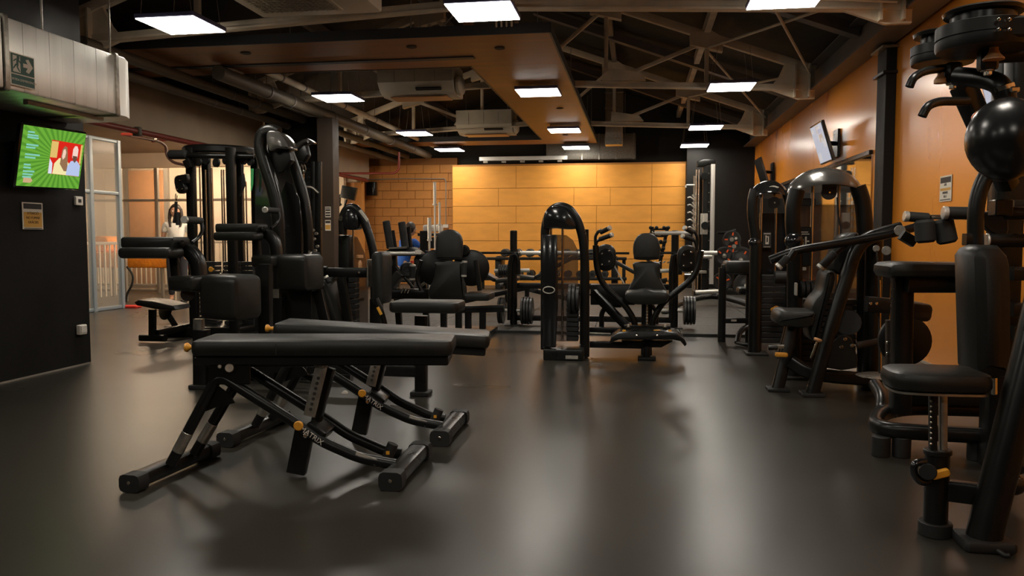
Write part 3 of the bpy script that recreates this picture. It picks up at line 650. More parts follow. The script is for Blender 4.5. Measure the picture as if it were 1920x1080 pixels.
# ================================================================== EQUIPMENT
# ---- the two adjustable benches in front
def bench(sh, tilt, name, lab):
    S = Vector(sh)
    def c(x, y, D): return C(x, y, D)+S
    t = thing(name, lab, 'bench', fl(c(560, 880, 3.7)), 'adjustable flat benches in front')
    u = Vector((math.cos(YAW), math.sin(YAW), 0)); v = Vector((-u.y, u.x, 0)); Z = Vector((0, 0, 1))
    ti = math.radians(tilt); ut = (u*math.cos(ti)-Z*math.sin(ti)); zt = ut.cross(v)
    piv = c(410, 668, 3.7); zt0 = .640
    L0 = c(355, 650, 3.56); L1 = c(848, 650, 3.56); length = (L1-L0).length
    pc0 = Vector((L0.x, L0.y, zt0-.038))+v*.14
    pc = pc0+ut*(length/2)
    b = B(); slab(b, frame(pc, ut, v), rr(length, .29, .035, 4), .075, .022); pad = obj('pad', b, VIN, t)
    PX(t, 'pad_board', SAT, pc-zt*.058-ut*.004, (length-.03, .25, .04), ut, v, e=.006)
    PX(pad, 'seam', RUB, pc+zt*.0-ut*length*.17-v*.1445, (.004, .003, .05), ut, v, e=0)
    # feet: crossbars with end caps
    def foot(x0, y0, D0, x1, y1, D1, wdt=.085, h=.065):
        a, q = c(x0, y0, D0), c(x1, y1, D1); a = fl(a, h/2+.012); q = fl(q, h/2+.012)
        PB(t, 'foot_bar', BLK, a, q, wdt, h, e=.02)
        d = (q-a).normalized()
        for e_, s_ in ((a, 1), (q, -1)):
            ob = PB(t, 'end_cap', RUB, e_-d*s_*.012-Z*.004, e_+d*s_*.055-Z*.004, wdt+.016, h+.012, e=.022)
            PC(ob, 'cap_screw', CHR, e_-d*s_*.012, e_-d*s_*.016, .008, seg=10, e=.001)
    foot(245, 905, 3.44, 395, 850, 4.00)
    foot(733, 905, 3.46, 790, 866, 3.98, .09, .07)
    # frame tubes: near and far run
    for k, (D, dx, dy) in enumerate(((3.62, 0, 0), (3.80, 50, -12))):
        p = [c(320+dx*.9, 868-dy*-.6, D), c(410+dx, 702+dy, D), c(560+dx, 797+dy, D), c(602+dx, 827+dy, D), c(672+dx, 858+dy, D), c(742+dx*.2, 884+dy, D)]
        p[0].z = .07; p[-1].z = .07
        PT(t, 'frame_tube', BLK, p, .025, fr=.05, seg=14)
        PC(t, 'chrome_sleeve', STL, p[0]+(p[1]-p[0])*.14, p[0]+(p[1]-p[0])*.36, .0262, label='scuffed bare metal on the lower leg')
    b = B(); W_ = [c(x, y, 3.63) for x, y in ((408, 722), (376, 770), (384, 772), (405, 764), (440, 756), (432, 742))]
    o = [((p-W_[0]).dot(u), p.z-W_[0].z) for p in W_]; slab(b, frame(W_[0], u, Z), o, .012, .002); obj('gusset', b, BLK, t)
    # pivot bracket and bolts
    for D in (3.60, 3.82): PX(t, 'pivot_plate', BLK, c(430, 694, D), (.19, .012, .13), u, v, e=.004)
    PC(t, 'pivot_bolt', STL, c(430, 690, 3.59), c(430, 690, 3.57), .020); PC(t, 'pivot_bolt', STL, c(412, 687, 3.59), c(412, 687, 3.58), .010)
    PB(t, 'under_beam', BLK, pc0+ut*.04-zt*.085+v*0, pc0+ut*(length*.45)-zt*.085, .06, .03)
    # perforated adjustment strut
    q0, q1 = c(605, 678, 3.62), c(580, 780, 3.62); st = PB(t, 'adjustment_strut', STL, q0, q1, .055, .012, up=(u.x*.0+v.x, v.y, 0)); 
    d = (q1-q0)
    for k in range(7): cc = q0+d*(.30+.095*k); PC(st, 'strut_hole', PAPK, cc-v*.0075, cc-v*.0055, .008, seg=10, e=0)
    PC(t, 'pivot_bolt', STL, q0+d*.06-v*.008, q0+d*.06-v*.02, .012)
    q2 = c(593, 680, 3.70); PB(t, 'strut_back', BLK, c(620, 690, 3.7), c(592, 795, 3.7), .04, .05)
    kn = c(561, 797, 3.585); b = B(); rev(b, kn, -v, [(-.03, .008), (0, .012), (.004, .020), (.016, .022), (.02, .018)], 18); obj('adjustment_knob', b, KNOB, t)
    PX(t, 'knob_housing', BLK, c(600, 803, 3.71), (.10, .20, .06), (c(602, 827, 3.7)-c(560, 797, 3.7)).normalized(), v, e=.01)
    a0, a1 = c(572, 806, 3.66), c(556, 886, 3.66); PB(t, 'kick_leg', BLK, a0, a1, .085, .06, up=v, e=.008); PC(t, 'kick_bolt', CHR, c(572, 817, 3.60), c(572, 817, 3.59), .010)
    # handle, sticker, end knob
    PT(t, 'grip_handle', FOAM, [c(722, 868, 3.7), c(737, 832, 3.7)], .026, seg=14); PX(t, 'warning_sticker', ORT, c(727, 849, 3.665), (.016, .016, .002), u, Z, e=0)
    hx = pc0-ut*.0-zt*.012
    PT(t, 'knob_stem', BLK, [hx+ut*.02, hx-ut*.03], .018); b = B(); rev(b, hx-ut*.03, -ut, [(0, .012), (.02, .010), (.035, .022), (.045, .02)], 16); obj('end_knob', b, KNOB, t)
    # label and lettering on the near tube
    p, q = c(602, 827, 3.62), c(672, 858, 3.62); d = (q-p).normalized(); n = -v; up = d.cross(n)
    up = (Z-d*Z.dot(d)).normalized(); nn = d.cross(up)
    m_ = c(684, 864, 3.60); PX(t, 'white_label', LBL, m_+up*.012, (.10, .03, .003), (c(742, 884, 3.62)-c(672, 858, 3.62)).normalized(), up, e=0)
    p, q = c(560, 797, 3.62), c(602, 827, 3.62); d = (q-p).normalized(); up = (Z-d*Z.dot(d)).normalized()
    text(t, 'lettering', 'MATRIX', frame(c(584, 817, 3.593), d, up), .034, WHT, .0008)
    return t
bench((0, 0, 0), 0, 'adjustable_bench', 'black flat adjustable bench, nearest of the pair, with orange knob')
bench((.03, .755, 0), 3.4, 'adjustable_bench', 'black adjustable bench behind the nearest one, its pad tipped slightly down')
# ---- generic bits
def disc_set(root, nm, a, ax_, rs, m=IRON):
    a = Vector(a); ax_ = Vector(ax_).normalized(); o = 0
    for r, th in rs:
        b = B(); rev(b, a+ax_*o, ax_, [(0, r*.3), (0, r*.82), (-.0, r*.86), (th*.1, r), (th*.9, r), (th, r*.86), (th*.8, r*.8), (th*.8, r*.35), (th, r*.3)], 24); obj(nm, b, m, root); o += th+.004
def plate(lab, c, ax_, r, th=.03, grp=None, marks=False):
    c = Vector(c); A_ = Vector(ax_).normalized(); t = thing('weight_plate', lab, 'weight plate', c, grp)
    b = B(); rev(b, c-A_*th/2, A_, [(0, .03), (0, r*.35), (th*.15, r*.4), (th*.15, r*.78), (0, r*.86), (th*.1, r), (th*.9, r), (th, r*.86), (th*.85, r*.78), (th*.85, r*.4), (th, r*.35), (th, .03)], 26); obj('plate', b, IRON, t)
    b = B(); rev(b, c-A_*(th/2+.002), A_, [(0, .028), (0, .04), (th+.004, .04), (th+.004, .028)], 16); obj('hub_ring', b, STL, t)
    if marks:
        x = A_.cross(Vector((0, 0, 1))).normalized(); z = Vector((0, 0, 1))
        for k in range(3):
            a = math.radians(random.choice((20, 60, 80))+120*k); d_ = x*math.cos(a)+z*math.sin(a); PX(t, 'orange_mark', MARK, c+d_*r*.62-A_*(th/2+.001) if A_.y > 0 else c+d_*r*.62+A_*(th/2+.001), (.06, .028, .003), d_, A_.cross(d_), e=0)
    return t
def bolts(root, pts, Y, r=.012):
    for q in pts: PC(root, 'bolt', CHR, at(q[0], q[1], Y), at(q[0], q[1], Y)+Vector((0, -.012, 0)), r, seg=10)
def roller(root, a, c, r, Y=None, caps='ac', nm='roller'):
    a, c = V(a, Y), V(c, Y); d = (c-a).normalized(); o = PC(root, nm, FOAM, a, c, r, e=.006)
    if 'a' in caps: PC(o, 'end_cap', CAPW, a-d*.018, a+d*.004, r*1.05)
    if 'c' in caps: PC(o, 'end_cap', CAPW, c-d*.004, c+d*.018, r*1.05)
def stack(root, x0, y0, x1, y1, Y, n=12, d=.12):
    p, q = at(x0, y0, Y), at(x1, y1, Y); h = (p.z-q.z)/n
    for k in range(n): PX(root, 'stack_plate', IRON, ((p.x+q.x)/2, Y+d/2, q.z+h*(k+.5)), (abs(q.x-p.x), d, h*.86), e=.004)
def knob(root, q, d, r=.022, m=KNOB, Y=None):
    q = V(q, Y); b = B(); rev(b, q, d, [(-.05, .006), (0, .008), (.008, r*.9), (.018, r), (.026, r*.8)], 16); obj('knob', b, m, root)
# ---- machine with box pad, curved arm and grip, in two sizes
def box_machine(f, Y, lab, long_base):
    P = lambda x, y, Yy=0: at(*f(x, y), Y+Yy)
    t = thing('back_extension_machine', lab, 'exercise machine', fl(P(378, 745)), 'machines with box pads')
    s = (P(452, 517)-P(368, 517)).length
    c = (P(368, 517)+P(452, 603))/2+Vector((0, .17, 0)); hh = P(368, 517).z-P(368, 603).z
    a = math.radians(14); x = Vector((math.cos(a), -math.sin(a), 0)); y = Vector((math.sin(a), math.cos(a), 0))
    b = B(); slab(b, frame(c, y, (0, 0, 1)), rr(.30, hh, .06, 5), s*.98, .035); obj('box_pad', b, VIN, t)
    c2 = P(342, 533)+Vector((0, .14, 0)); b = B(); slab(b, frame(c2, x, (0, 0, 1)), rr(s*.72, hh*.34, .03, 4), .26, .03); obj('side_pad', b, VIN, t)
    PC(t, 'pad_hinge', BLK, P(352, 552, .1), P(352, 552, .3), .05)
    PB(t, 'chrome_post', STL, P(373, 598, .15), P(373, 625, .15), .07, .05)
    PB(t, 'post', BLK, P(378, 618, .15), fl(P(378, 700, .15), .0), .10, .08)
    # arm
    PT(t, 'curved_arm', BLK, [P(318, 460, .2), P(352, 466, .2), P(370, 486, .2), P(374, 520, .2)], .05, fr=.14, sec=rr(.10, .105, .03, 3), up=(0, 1, 0))
    b = B(); slab(b, frame(P(292, 455, .12), (1, 0, 0), (0, 0, 1)), rr((P(345, 455)-P(243, 455)).length, .082, .02, 3), .22, .02); obj('upper_pad', b, VIN, t)
    b = B(); slab(b, frame(P(284, 474, .02), (1, 0, 0), (0, 0, 1)), rr((P(333, 455)-P(236, 455)).length, .078, .03, 3), .2, .02); obj('lower_pad', b, VIN, t)
    PB(t, 'arm_bracket', BLK, P(327, 484, .15), P(330, 520, .15), .05, .06)
    roller(t, P(347, 412, .1), P(377, 414, .35), .026, caps='a', nm='grip')
    PT(t, 'grip_tube', BLK, [P(377, 414, .33), P(381, 432, .33), P(372, 447, .28), P(360, 455, .2)], .014, fr=.05)
    PC(t, 'arm_pivot', BLK, P(342, 456, .0), P(342, 456, .12), .022)
    PC(t, 'knob', BLK, P(341, 457, -.01), P(341, 457, .02), .012)
    if long_base:
        PB(t, 'base_bar', BLK, fl(P(378, 715, .2), .17), fl(at(790, 715, 5.35), .17), .08, .085, e=.012)
        PB(t, 'base_bar', BLK, fl(P(420, 745, .5), .05), fl(at(660, 745, 5.7), .05), .07, .07, e=.012)
        PB(t, 'seat_post', BLK, at(790, 592, 5.35), fl(at(790, 750, 5.35)), .085, .085, e=.02); PX(t, 'foot_plate', RUB, fl(at(790, 750, 5.35), .015), (.13, .13, .03))
        PX(t, 'foot_plate', RUB, fl(P(378, 700, .15), .015), (.14, .14, .03))
        p, q = at(727, 577, 5.2), at(858, 577, 5.2)
        b = B(); slab(b, frame((p+q)/2+Vector((0, .14, -.0)), (1, 0, 0), (0, 1, 0)), rr((q-p).length, .30, .05, 4), .075, .02); obj('seat', b, VIN, t)
        PB(t, 'seat_lever', ORT, at(708, 576, 5.3), at(715, 590, 5.3), .015, .02); PT(t, 'lever_arm', BLK, [at(705, 560, 5.4), at(716, 585, 5.4), at(722, 610, 5.4)], .02)
        PC(t, 'pulley', WHT, at(645, 739, 5.3), at(645, 739, 5.3)+Vector((0, .03, 0)), .022)
        PT(t, 'linkage', BLK, [at(610, 690, 5.5), at(650, 740, 5.5), at(665, 800, 5.2)] and [at(545, 690, 5.5), at(600, 715, 5.45)], .03)
        PX(t, 'stack_housing', SAT, at(505, 700, 5.8), (.28, .2, .5)); PB(t, 'upright', BLK, fl(at(500, 640, 5.6), .9), fl(at(500, 740, 5.6)), .09, .07)
    else:
        PB(t, 'rear_leg', BLK, P(470, 600, .3), fl(P(505, 690, .3)), .09, .06); PB(t, 'base_bar', BLK, fl(P(378, 690, .15), .06), fl(P(505, 690, .3), .06), .08, .08)
        PX(t, 'stack_housing', SAT, P(430, 640, .35), (.30, .2, .42))
    return t
box_machine(lambda x, y: (x, y), 5.2, 'black machine with box pad and curved padded arm, left of the benches', True)
box_machine(lambda x, y: (548+(x-410)*.8, 512+(y-560)*.8), 6.7, 'black machine with box pad farther back in front of the tall curved tower', False)
# ---- arched weight towers
def dome(t, x0, x1, ytop, ybot, Y, d, m=None):
    p, q = at(x0, ybot, Y), at(x1, ybot, Y); top = at((x0+x1)/2, ytop, Y).z; rx = (q.x-p.x)/2; rz = top-p.z; c = Vector(((p.x+q.x)/2, Y+d*.25, p.z))
    b = B(); ball(b, c, 1, (rx, d*.6, rz), 28)
    bmesh.ops.bisect_plane(b, geom=b.verts[:]+b.edges[:]+b.faces[:], plane_co=c+Vector((0, 0, rz*.05)), plane_no=(0, 0, -1), clear_outer=True)
    for v_ in b.verts:       # lip arches up in the middle
        k = (v_.co.x-c.x)/rx; f = max(0, 1-(v_.co.z-c.z)/rz*2.2); v_.co.z += f*rz*.30*(1-k*k)
    bmesh.ops.holes_fill(b, edges=b.edges, sides=0); return obj('dome_hood', b, m or HOOD, t, sharp=50)
def tower(lab, base, legs, r, Y, hood, hoodth, shroud=None, rods=(), stk=None, pulley=None, extra=None, hoodm=HOOD, nm='weight_tower'):
    t = thing(nm, lab, 'weight tower', base)
    for pts in legs: PT(t, 'arched_frame', BLK, pts, r, Y=Y, fr=.16, seg=14, sec=rr(r*2.1, r*2.0, r*.8, 4), up=(0, 1, 0))
    if hood: PO(t, 'hood', hoodm, hood, Y-.075, hoodth, e=.022, sm=4)
    if shroud: PO(t, 'shroud', SHADOWG if len(shroud) > 2 and shroud[2] else GLO, shroud[0], Y+.05+shroud[1], .012, e=.003)
    for x, y0, y1 in rods: PT(t, 'guide_rod', CHR, [at(x, y0, Y+.08), Vector((at(x, y0, Y+.08).x, Y+.08, max(.1, at(x, y1, Y+.08).z)))], .012)
    if stk: stack(t, *stk, Y+.05)
    if pulley:
        q = at(pulley[0], pulley[1], Y+.02); b = B(); rev(b, q, (0, 1, 0), [(0, pulley[2]*.6), (0, pulley[2]), (.012, pulley[2]*.85), (.024, pulley[2]), (.036, pulley[2]*.9)], 22); pl = obj('pulley', b, RUB, t)
        PC(pl, 'pulley_bolt', CHR, q, q-Vector((0, .012, 0)), .010, seg=10)
    return t
# A: tall curved tower left, two curved legs and silver hood
Y = 7.3
t = tower('tall black weight tower with two curved legs and silver hood, left of brown post', fl(at(545, 600, Y)), [[(524, 690), (524, 430), (517, 370), (498, 312), (487, 275), (492, 250), (508, 243), (522, 250)]], .058, Y, [(500, 247), (516, 245), (531, 256), (541, 274), (538, 280), (520, 279), (506, 284), (499, 268)], .22, stk=(536, 520, 566, 640))
PT(t, 'arched_frame', BLK, [(578, 690, Y+.35), (578, 430, Y+.35), (569, 365, Y+.35), (552, 315, Y+.33), (541, 285, Y+.25), (530, 262, Y+.1)], .05, fr=.16, seg=14, sec=rr(.10, .10, .04, 4), up=(0, 1, 0))
PO(t, 'pulley_cover', SAT, [(505, 284), (541, 280), (545, 300), (530, 322), (518, 325), (508, 305)], Y+.05, .1, e=.01)
PO(t, 'shroud', GLO, [(528, 360), (536, 340), (548, 345), (560, 370), (566, 420), (566, 640), (528, 640)], Y+.2, .02, e=.004)
PO(t, 'side_panel', GLO, [(478, 316), (505, 316), (514, 345), (516, 420), (514, 620), (478, 620)], Y+.25, .02, e=.004)
PO(t, 'status_strip', scr('green_strip', (.05, .28, .08), .5), [(470, 316), (474, 316), (473, 345), (470, 358)], Y+.15, .02, e=0)
# second small hood with carabiners = cable column
Y = 9.0
t = thing('cable_column', 'black cable column with hanging snap hooks and a short lat bar beside the brown post', 'exercise machine', fl(at(580, 600, Y)))
PO(t, 'hood', HOOD, [(544, 277), (556, 266), (572, 259), (580, 262), (583, 267), (568, 270), (552, 283)], Y-.1, .2, e=.04, sm=3)
PO(t, 'pulley_block', BLK, [(546, 284), (556, 274), (572, 272), (576, 290), (568, 304), (552, 300)], Y-.05, .12, e=.01)
for x in (588, 598): PB(t, 'upright', BLK, fl(at(x, 300, Y+.1), 2.0), fl(at(x, 600, Y+.1)), .06, .06)
for k in range(6): PB(t, 'crossbar', SAT, at(575, 305+k*9, Y+.2), at(600, 305+k*9, Y+.2), .02, .02, e=0)
PX(t, 'stack_housing', SAT, fl(at(575, 450, Y+.3), .9), (.26, .25, 1.7)); PX(t, 'base', BLK, fl(at(580, 600, Y), .04), (.6, .7, .08))
for x in (566, 571):
    PT(t, 'snap_hook', CHR, [at(x, 307, Y-.1), at(x-3, 316, Y-.1), at(x-1, 326, Y-.1), at(x+3, 318, Y-.1), at(x+1, 309, Y-.1)], .006, fr=.02, seg=6)
PT(t, 'hook_chain', CHR, [at(569, 326, Y-.1), at(569, 350, Y-.1)], .010, seg=6)
PT(t, 'lat_bar', STL, [at(566, 351, Y-.1), at(585, 350, Y-.1), at(597, 362, Y-.1)], .014, fr=.06)
for x, y in ((588, 432), (594, 438), (590, 448), (596, 462), (592, 470)): PC(t, 'knob', STL, at(x, y, Y-.0), at(x, y, Y)-Vector((0, .03, 0)), .02, seg=10)
# low parts: rollers and pads right of box pad 2
t = thing('arm_curl_machine', 'black machine with slanted back pad, angled grip and curved roller, behind the nearer benches', 'exercise machine', fl(at(620, 620, 7.6)))
Y = 7.6
b = B(); p, q = at(614, 530, Y), at(640, 612, Y); slab(b, frame((p+q)/2, (q-p), (0, 1, 0)), rr((q-p).length+.1, .34, .06, 4), .09, .025); obj('back_pad', b, VIN, t)
roller(t, (577, 512, Y-.3), (601, 535, Y-.3), .03, caps='ac', nm='grip')
roller(t, (612, 521, Y-.2), (618, 530, Y-.2), .025, caps='a', nm='grip')
PT(t, 'curved_bar', BLK, [at(578, 480, Y), at(583, 492, Y), at(600, 502, Y), at(613, 503, Y)], .02, fr=.1)
roller(t, (585, 478, Y), (599, 478, Y), .03, caps='a', nm='roller'); PT(t, 'grip_bracket', STL, [at(580, 470, Y-.1), at(577, 480, Y-.1), at(590, 497, Y-.1)], .008, fr=.05)
PB(t, 'frame_leg', BLK, at(640, 520, Y), fl(at(660, 640, Y)), .08, .08); PB(t, 'base_bar', BLK, fl(at(604, 650, Y), .05), fl(at(680, 650, Y), .05), .09, .08)
PX(t, 'seat', VIN, at(598, 560, Y+.4), (.30, .3, .07), e=.02); PB(t, 'seat_post', BLK, at(598, 570, Y+.4), fl(at(598, 620, Y+.4)), .06, .06)
# E: arched machine with horizontal beam and tall knee pad
Y = 8.3
t = tower('black arched weight tower with a long horizontal beam, right of the brown post', fl(at(660, 600, Y)), [[(643, 440), (642, 408), (650, 391), (664, 388), (680, 406), (694, 445), (702, 480), (703, 640)]], .042, Y, [(642, 420), (640, 405), (652, 392), (668, 402), (670, 428), (648, 430)], .18, hoodm=GLO, stk=(640, 520, 668, 640), nm='arched_press_machine', rods=((648, 430, 600), (662, 430, 600)))
b = B(); rev(b, at(640, 409, Y-.06), (0, -1, 0), [(0, .03), (.012, .022), (.012, .001)], 20); obj('oval_badge', b, CHR, t)
PO(t, 'rear_column', BLK, px_rect(634, 441, 655, 640, 3), Y+.05, .12, e=.01)
PO(t, 'shroud', SHADOWG, [(655, 440), (670, 445), (684, 475), (690, 520), (690, 620), (655, 620)], Y+.2, .01, e=.002)
PB(t, 'beam_arm', BLK, at(585, 511, Y-.5), at(690, 511, Y-.5), .10, .10, e=.012); PC(t, 'beam_bolt', CHR, at(673, 511, Y-.56), at(673, 511, Y-.585), .012)
PO(t, 'knee_pad', VIN, px_rect(695, 472, 719, 572, 9), Y-.75, .30, e=.03)
PB(t, 'pad_post', BLK, at(706, 560, Y-.6), fl(at(706, 640, Y-.6)), .12, .08); PX(t, 'pad_plate', STL, at(693, 512, Y-.6), (.02, .12, .28))
b = B(); rev(b, at(675, 502, Y-.5), (0, 0, 1), [(0, .02), (.05, .02), (.06, .015), (.08, .012), (.10, .035), (.125, .035), (.13, .03)], 16); obj('knob', b, BRASS, t)
PB(t, 'base_bar', BLK, fl(at(640, 640, Y), .05), fl(at(720, 640, Y-.5), .05), .1, .08)
PO(t, 'side_flap', LBL, [(672, 395), (676, 393), (690, 412), (688, 417)], Y-.1, .03, e=.002)
# F: console on a mast
t = thing('exercise_console', 'black boxy console on a thin mast in front of the lit orange passage', 'console', fl(at(648, 600, 12.9)))
PO(t, 'console_box', BLK, [(641, 347), (668, 352), (663, 376), (637, 370)], 12.9, .1, e=.01); PO(t, 'phone_holder', BLK, [(632, 366), (638, 364), (637, 380), (640, 384), (630, 390), (629, 384)], 12.9, .05, e=.004)
PT(t, 'mast', BLK, [at(650, 374, 12.9), at(645, 390, 12.9), fl(at(645, 390, 12.9))], .018); PX(t, 'base', BLK, fl(at(645, 560, 12.9), .03), (.5, .6, .06))
# G/H: leg machines between E and the backrest
Y = 9.3
t = thing('leg_curl_machine', 'black machine with two upright foam rollers and silver bar before the orange block wall', 'exercise machine', fl(at(750, 610, Y)))
for (a, c) in (((724, 414), (732, 466)), ((753, 416), (760, 466))): PC(t, 'foam_roller', FOAM, V(a, Y), V(c, Y), .045, e=.01)
for (a, c) in (((736, 432), (741, 464)), ((766, 425), (770, 466))): PC(t, 'roller_shaft', BLK, V(a, Y+.12), V(c, Y+.12), .025)
PO(t, 'tray', SAT, [(713, 476), (735, 464), (770, 464), (784, 475), (784, 480), (716, 480)], Y, .3, e=.01); PO(t, 'tray_rim', STL, [(728, 464), (762, 462), (762, 466), (730, 467)], Y-.05, .05, e=.002)
PC(t, 'silver_bar', CAPW, (723, 475), (781, 475), .022, Y=Y-.15); PX(t, 'bar_end', WHT, at(784, 473, Y-.15), (.06, .06, .05))
for x, y, r in ((722, 492, .11), (765, 505, .09), (792, 490, .10)): disc_set(t, 'cam_disc', at(x, y, Y+.1), (0, -1, 0), ((r, .04),))
PB(t, 'slant_pad', VIN, at(728, 545, Y-.1), at(752, 512, Y-.1), .20, .09); PB(t, 'seat_beam', BLK, at(715, 551, Y-.2), at(806, 551, Y-.2), .12, .12, e=.02)
roller(t, (774, 499, Y-.3), (773, 522, Y-.3), .035, caps='ac', nm='grip'); PC(t, 'red_cap', REDC, (773, 493), (773, 489), .02, Y=Y-.3)
for x in (738, 790): PB(t, 'frame_leg', BLK, at(x, 480, Y+.1), fl(at(x+10, 480, Y+.1)), .07, .07)
for a, c in (((742, 500), (775, 540)), ((790, 520), (808, 500)), ((800, 470), (790, 520)), ((783, 540), (800, 528))): PC(t, 'linkage', SAT if a[0] != 783 else STL, V(a, Y), V(c, Y), .018)
for k in range(3): PC(t, 'chrome_pin', CHR, at(755+k*6, 543, Y-.3), at(752+k*6, 550, Y-.3), .008)
for x, y in ((700, 555), (712, 558), (745, 540), (757, 541)): PC(t, 'bolt', CHR, at(x, y, Y-.3), at(x, y, Y-.32), .012, seg=8)
Y = 8.9
t = thing('converging_press_machine', 'black press machine with tall split backrest between two round covers, mid-left', 'exercise machine', fl(at(842, 610, Y)))
PO(t, 'headrest', VIN, [(817, 480), (816, 450), (822, 437), (835, 431), (848, 431), (860, 438), (866, 452), (865, 480), (860, 487), (822, 487)], Y, .09, e=.025, sm=3)
PO(t, 'backrest', VIN, [(818, 491), (862, 491), (866, 500), (867, 520), (873, 540), (872, 558), (866, 562), (812, 562), (804, 556), (804, 540), (813, 520), (815, 500)], Y+.02, .09, e=.025, sm=3)
for x, w_ in ((818, 30), (884, 30)):
    q = at(x, 502, Y+.35); b = B(); rev(b, q, (.15, -1, 0), [(0, .16), (.02, .215), (.06, .215), (.08, .19), (.085, .001)], 32); obj('round_cover', b, SAT, t)
b = B(); rev(b, at(872, 470, Y+.3), (0, -1, 0), [(0, .05), (.05, .07), (.07, .05)], 18); obj('hub', b, SAT, t)
roller(t, (871, 492, Y-.1), (870, 516, Y-.1), .03, caps='ac', nm='grip')
PB(t, 'press_arm', BLK, at(892, 488, Y), at(900, 545, Y), .05, .05); PT(t, 'press_arm', BLK, [at(790, 488, Y), at(780, 520, Y), at(790, 545, Y)], .025)
b = B(); slab(b, frame(at(893, 557, Y-.3)+Vector((0, .16, 0)), (1, .0, 0), (0, 1, .0)), rr(.30, .42, .05, 4), .08, .02); obj('seat', b, VIN, t)
PB(t, 'seat_beam', BLK, at(862, 580, Y), at(945, 578, Y), .08, .08); 
for x in (878, 860, 832, 905): PB(t, 'frame_leg', BLK, at(x, 575, Y), fl(at(x, 575, Y)), .07, .07)
PX(t, 'base', BLK, fl(at(870, 600, Y), .03), (.7, .5, .06))
PB(t, 'weight_horn', CAPW, at(925, 582, Y), at(942, 582, Y), .03, .03)
# barbells standing upright, holder and shelf
Y = 13.0
t = thing('barbell_stand', 'upright holder keeping silver barbells against the orange block wall', 'rack', fl(at(815, 580, Y)))
PX(t, 'base', BLK, fl(at(815, 570, Y), .1), (.42, .3, .2)); PX(t, 'back_post', BLK, at(796, 455, Y+.12), (.14, .1, .4))
PB(t, 'post', BLK, at(796, 440, Y+.12), fl(at(796, 440, Y+.12)), .06, .06)
for i, (x, y0, lab) in enumerate(((815, 341, 'silver barbell standing upright, tallest of three'), (824, 379, 'silver barbell standing upright, thinnest, right of the tallest'), (805, 408, 'silver barbell standing upright, shortest, left of the tallest'))):
    c = at(x, y0, Y); bt = thing('barbell', lab, 'barbell', (c.x, Y, .2), 'barbells standing in the holder')
    PC(bt, 'sleeve', CAPW, c, (c.x, Y, c.z-.36), (.027, .02, .034)[i]); PC(bt, 'collar', CAPW, (c.x, Y, c.z-.36), (c.x, Y, c.z-.39), .04); PC(bt, 'shaft', CAPW, (c.x, Y, c.z-.38), (c.x, Y, .2), .016)
t = thing('storage_shelf', 'small dark shelf with a white tub on it behind the upright barbells', 'shelf', fl(at(815, 440, 14)))
PX(t, 'shelf', SAT, at(818, 440, 14), (.6, .35, .05)); 
for x in (794, 842): PB(t, 'leg', SAT, at(x, 440, 14), fl(at(x, 440, 14)), .05, .05)
PX(t, 'box', SAT, at(812, 455, 14), (.4, .25, .2))
b = B(); box(b, at(812, 428, 14), (.34, .2, .12), e=.03); tag(obj('tub', b, WHT, loc=at(812, 428, 14)), 'white plastic tub on the small dark shelf behind the barbells', 'tub')
# I: bench press station with storage pegs
Y = 9.7
t = thing('bench_press_rack', 'wide black bench press rack with round-topped posts in the middle distance', 'rack', fl(at(1110, 612, Y)))
for x in (963, 1266):
    q = at(x, 432, Y); PC(t, 'post', BLK, q, fl(q), .045, e=.01); PX(t, 'foot_plate', RUB, fl(q, .012), (.2, .2, .024))
    PT(t, 'bar_guide', BLK, [at(x-8, 600, Y-.12), at(x-8, 500, Y-.12), at(x-4, 478, Y-.12), at(x+5, 476, Y-.12), at(x+9, 490, Y-.12), at(x+9, 515, Y-.12)], .026, fr=.1)
    PC(t, 'storage_peg', CAPW, at(x-30, 582, Y), at(x+30, 582, Y), .024)
    PC(t, 'storage_peg', CAPW, at(x-36, 508, Y+.1), at(x+30, 507, Y+.1), .024)
for z in (.10, .50): PB(t, 'crossbar', BLK, at(963, 500, Y+.15) and Vector((at(963, 500, Y).x, Y+.1, z)), Vector((at(1266, 500, Y).x, Y+.1, z)), .07, .07)
pls = []
for i, (x, side, lab) in enumerate(((963, -1, 'left of the left rack post'), (963, 1, 'right of the left rack post'), (1266, 1, 'right of the right rack post'))):
    n = (2, 4, 4)[i]
    for k in range(n):
        q = at(x+side*(9 if side > 0 else 12), 582, Y); q.x += side*(.055+k*.036)
        plate(f'black weight plate on the low peg {lab}, '+('nearest the post', 'second out', 'third out', 'outermost')[k if n > 2 else (0, 3)[k]], q, (1, 0, 0), (.17 if k < 3 else .165)-.005*(i == 0), .03, 'plates on the low rack pegs')
for k in range(5):
    q = at(937, 507, Y+.1); q.x += k*.03; plate('small black plate on the upper left peg, '+('leftmost', 'second from left', 'middle one', 'fourth from left', 'nearest the post')[k], q, (1, 0, 0), .075, .024, 'small plates on the upper rack peg')
Y = 9.6
def barbell(lab, x0, x1, y, Yb, cx0, cx1, grp=None):
    a, c = at(x0, y, Yb), at(x1, y, Yb); c.z = a.z; t = thing('barbell', lab, 'barbell', (a+c)/2, grp)
    PC(t, 'shaft', BLK, a, c, .014); p, q = at(cx0, y, Yb), at(cx1, y, Yb); p.z = q.z = a.z
    o = PC(t, 'sleeve', CAPW, p, q, .024); PC(o, 'collar', CHR, p-Vector((.02, 0, 0)), p+Vector((.01, 0, 0)), .034)
barbell('long black barbell with a bright silver sleeve resting on the rack behind the centre tower', 885, 1180, 474, 9.58, 975, 1100)
barbell('black barbell resting across the right post of the bench press rack', 1200, 1345, 474, 9.58, 1318, 1345)
barbell('short silver barbell held high beside the right post above the dumbbell stand', 1224, 1300, 437, 9.66, 1226, 1296)
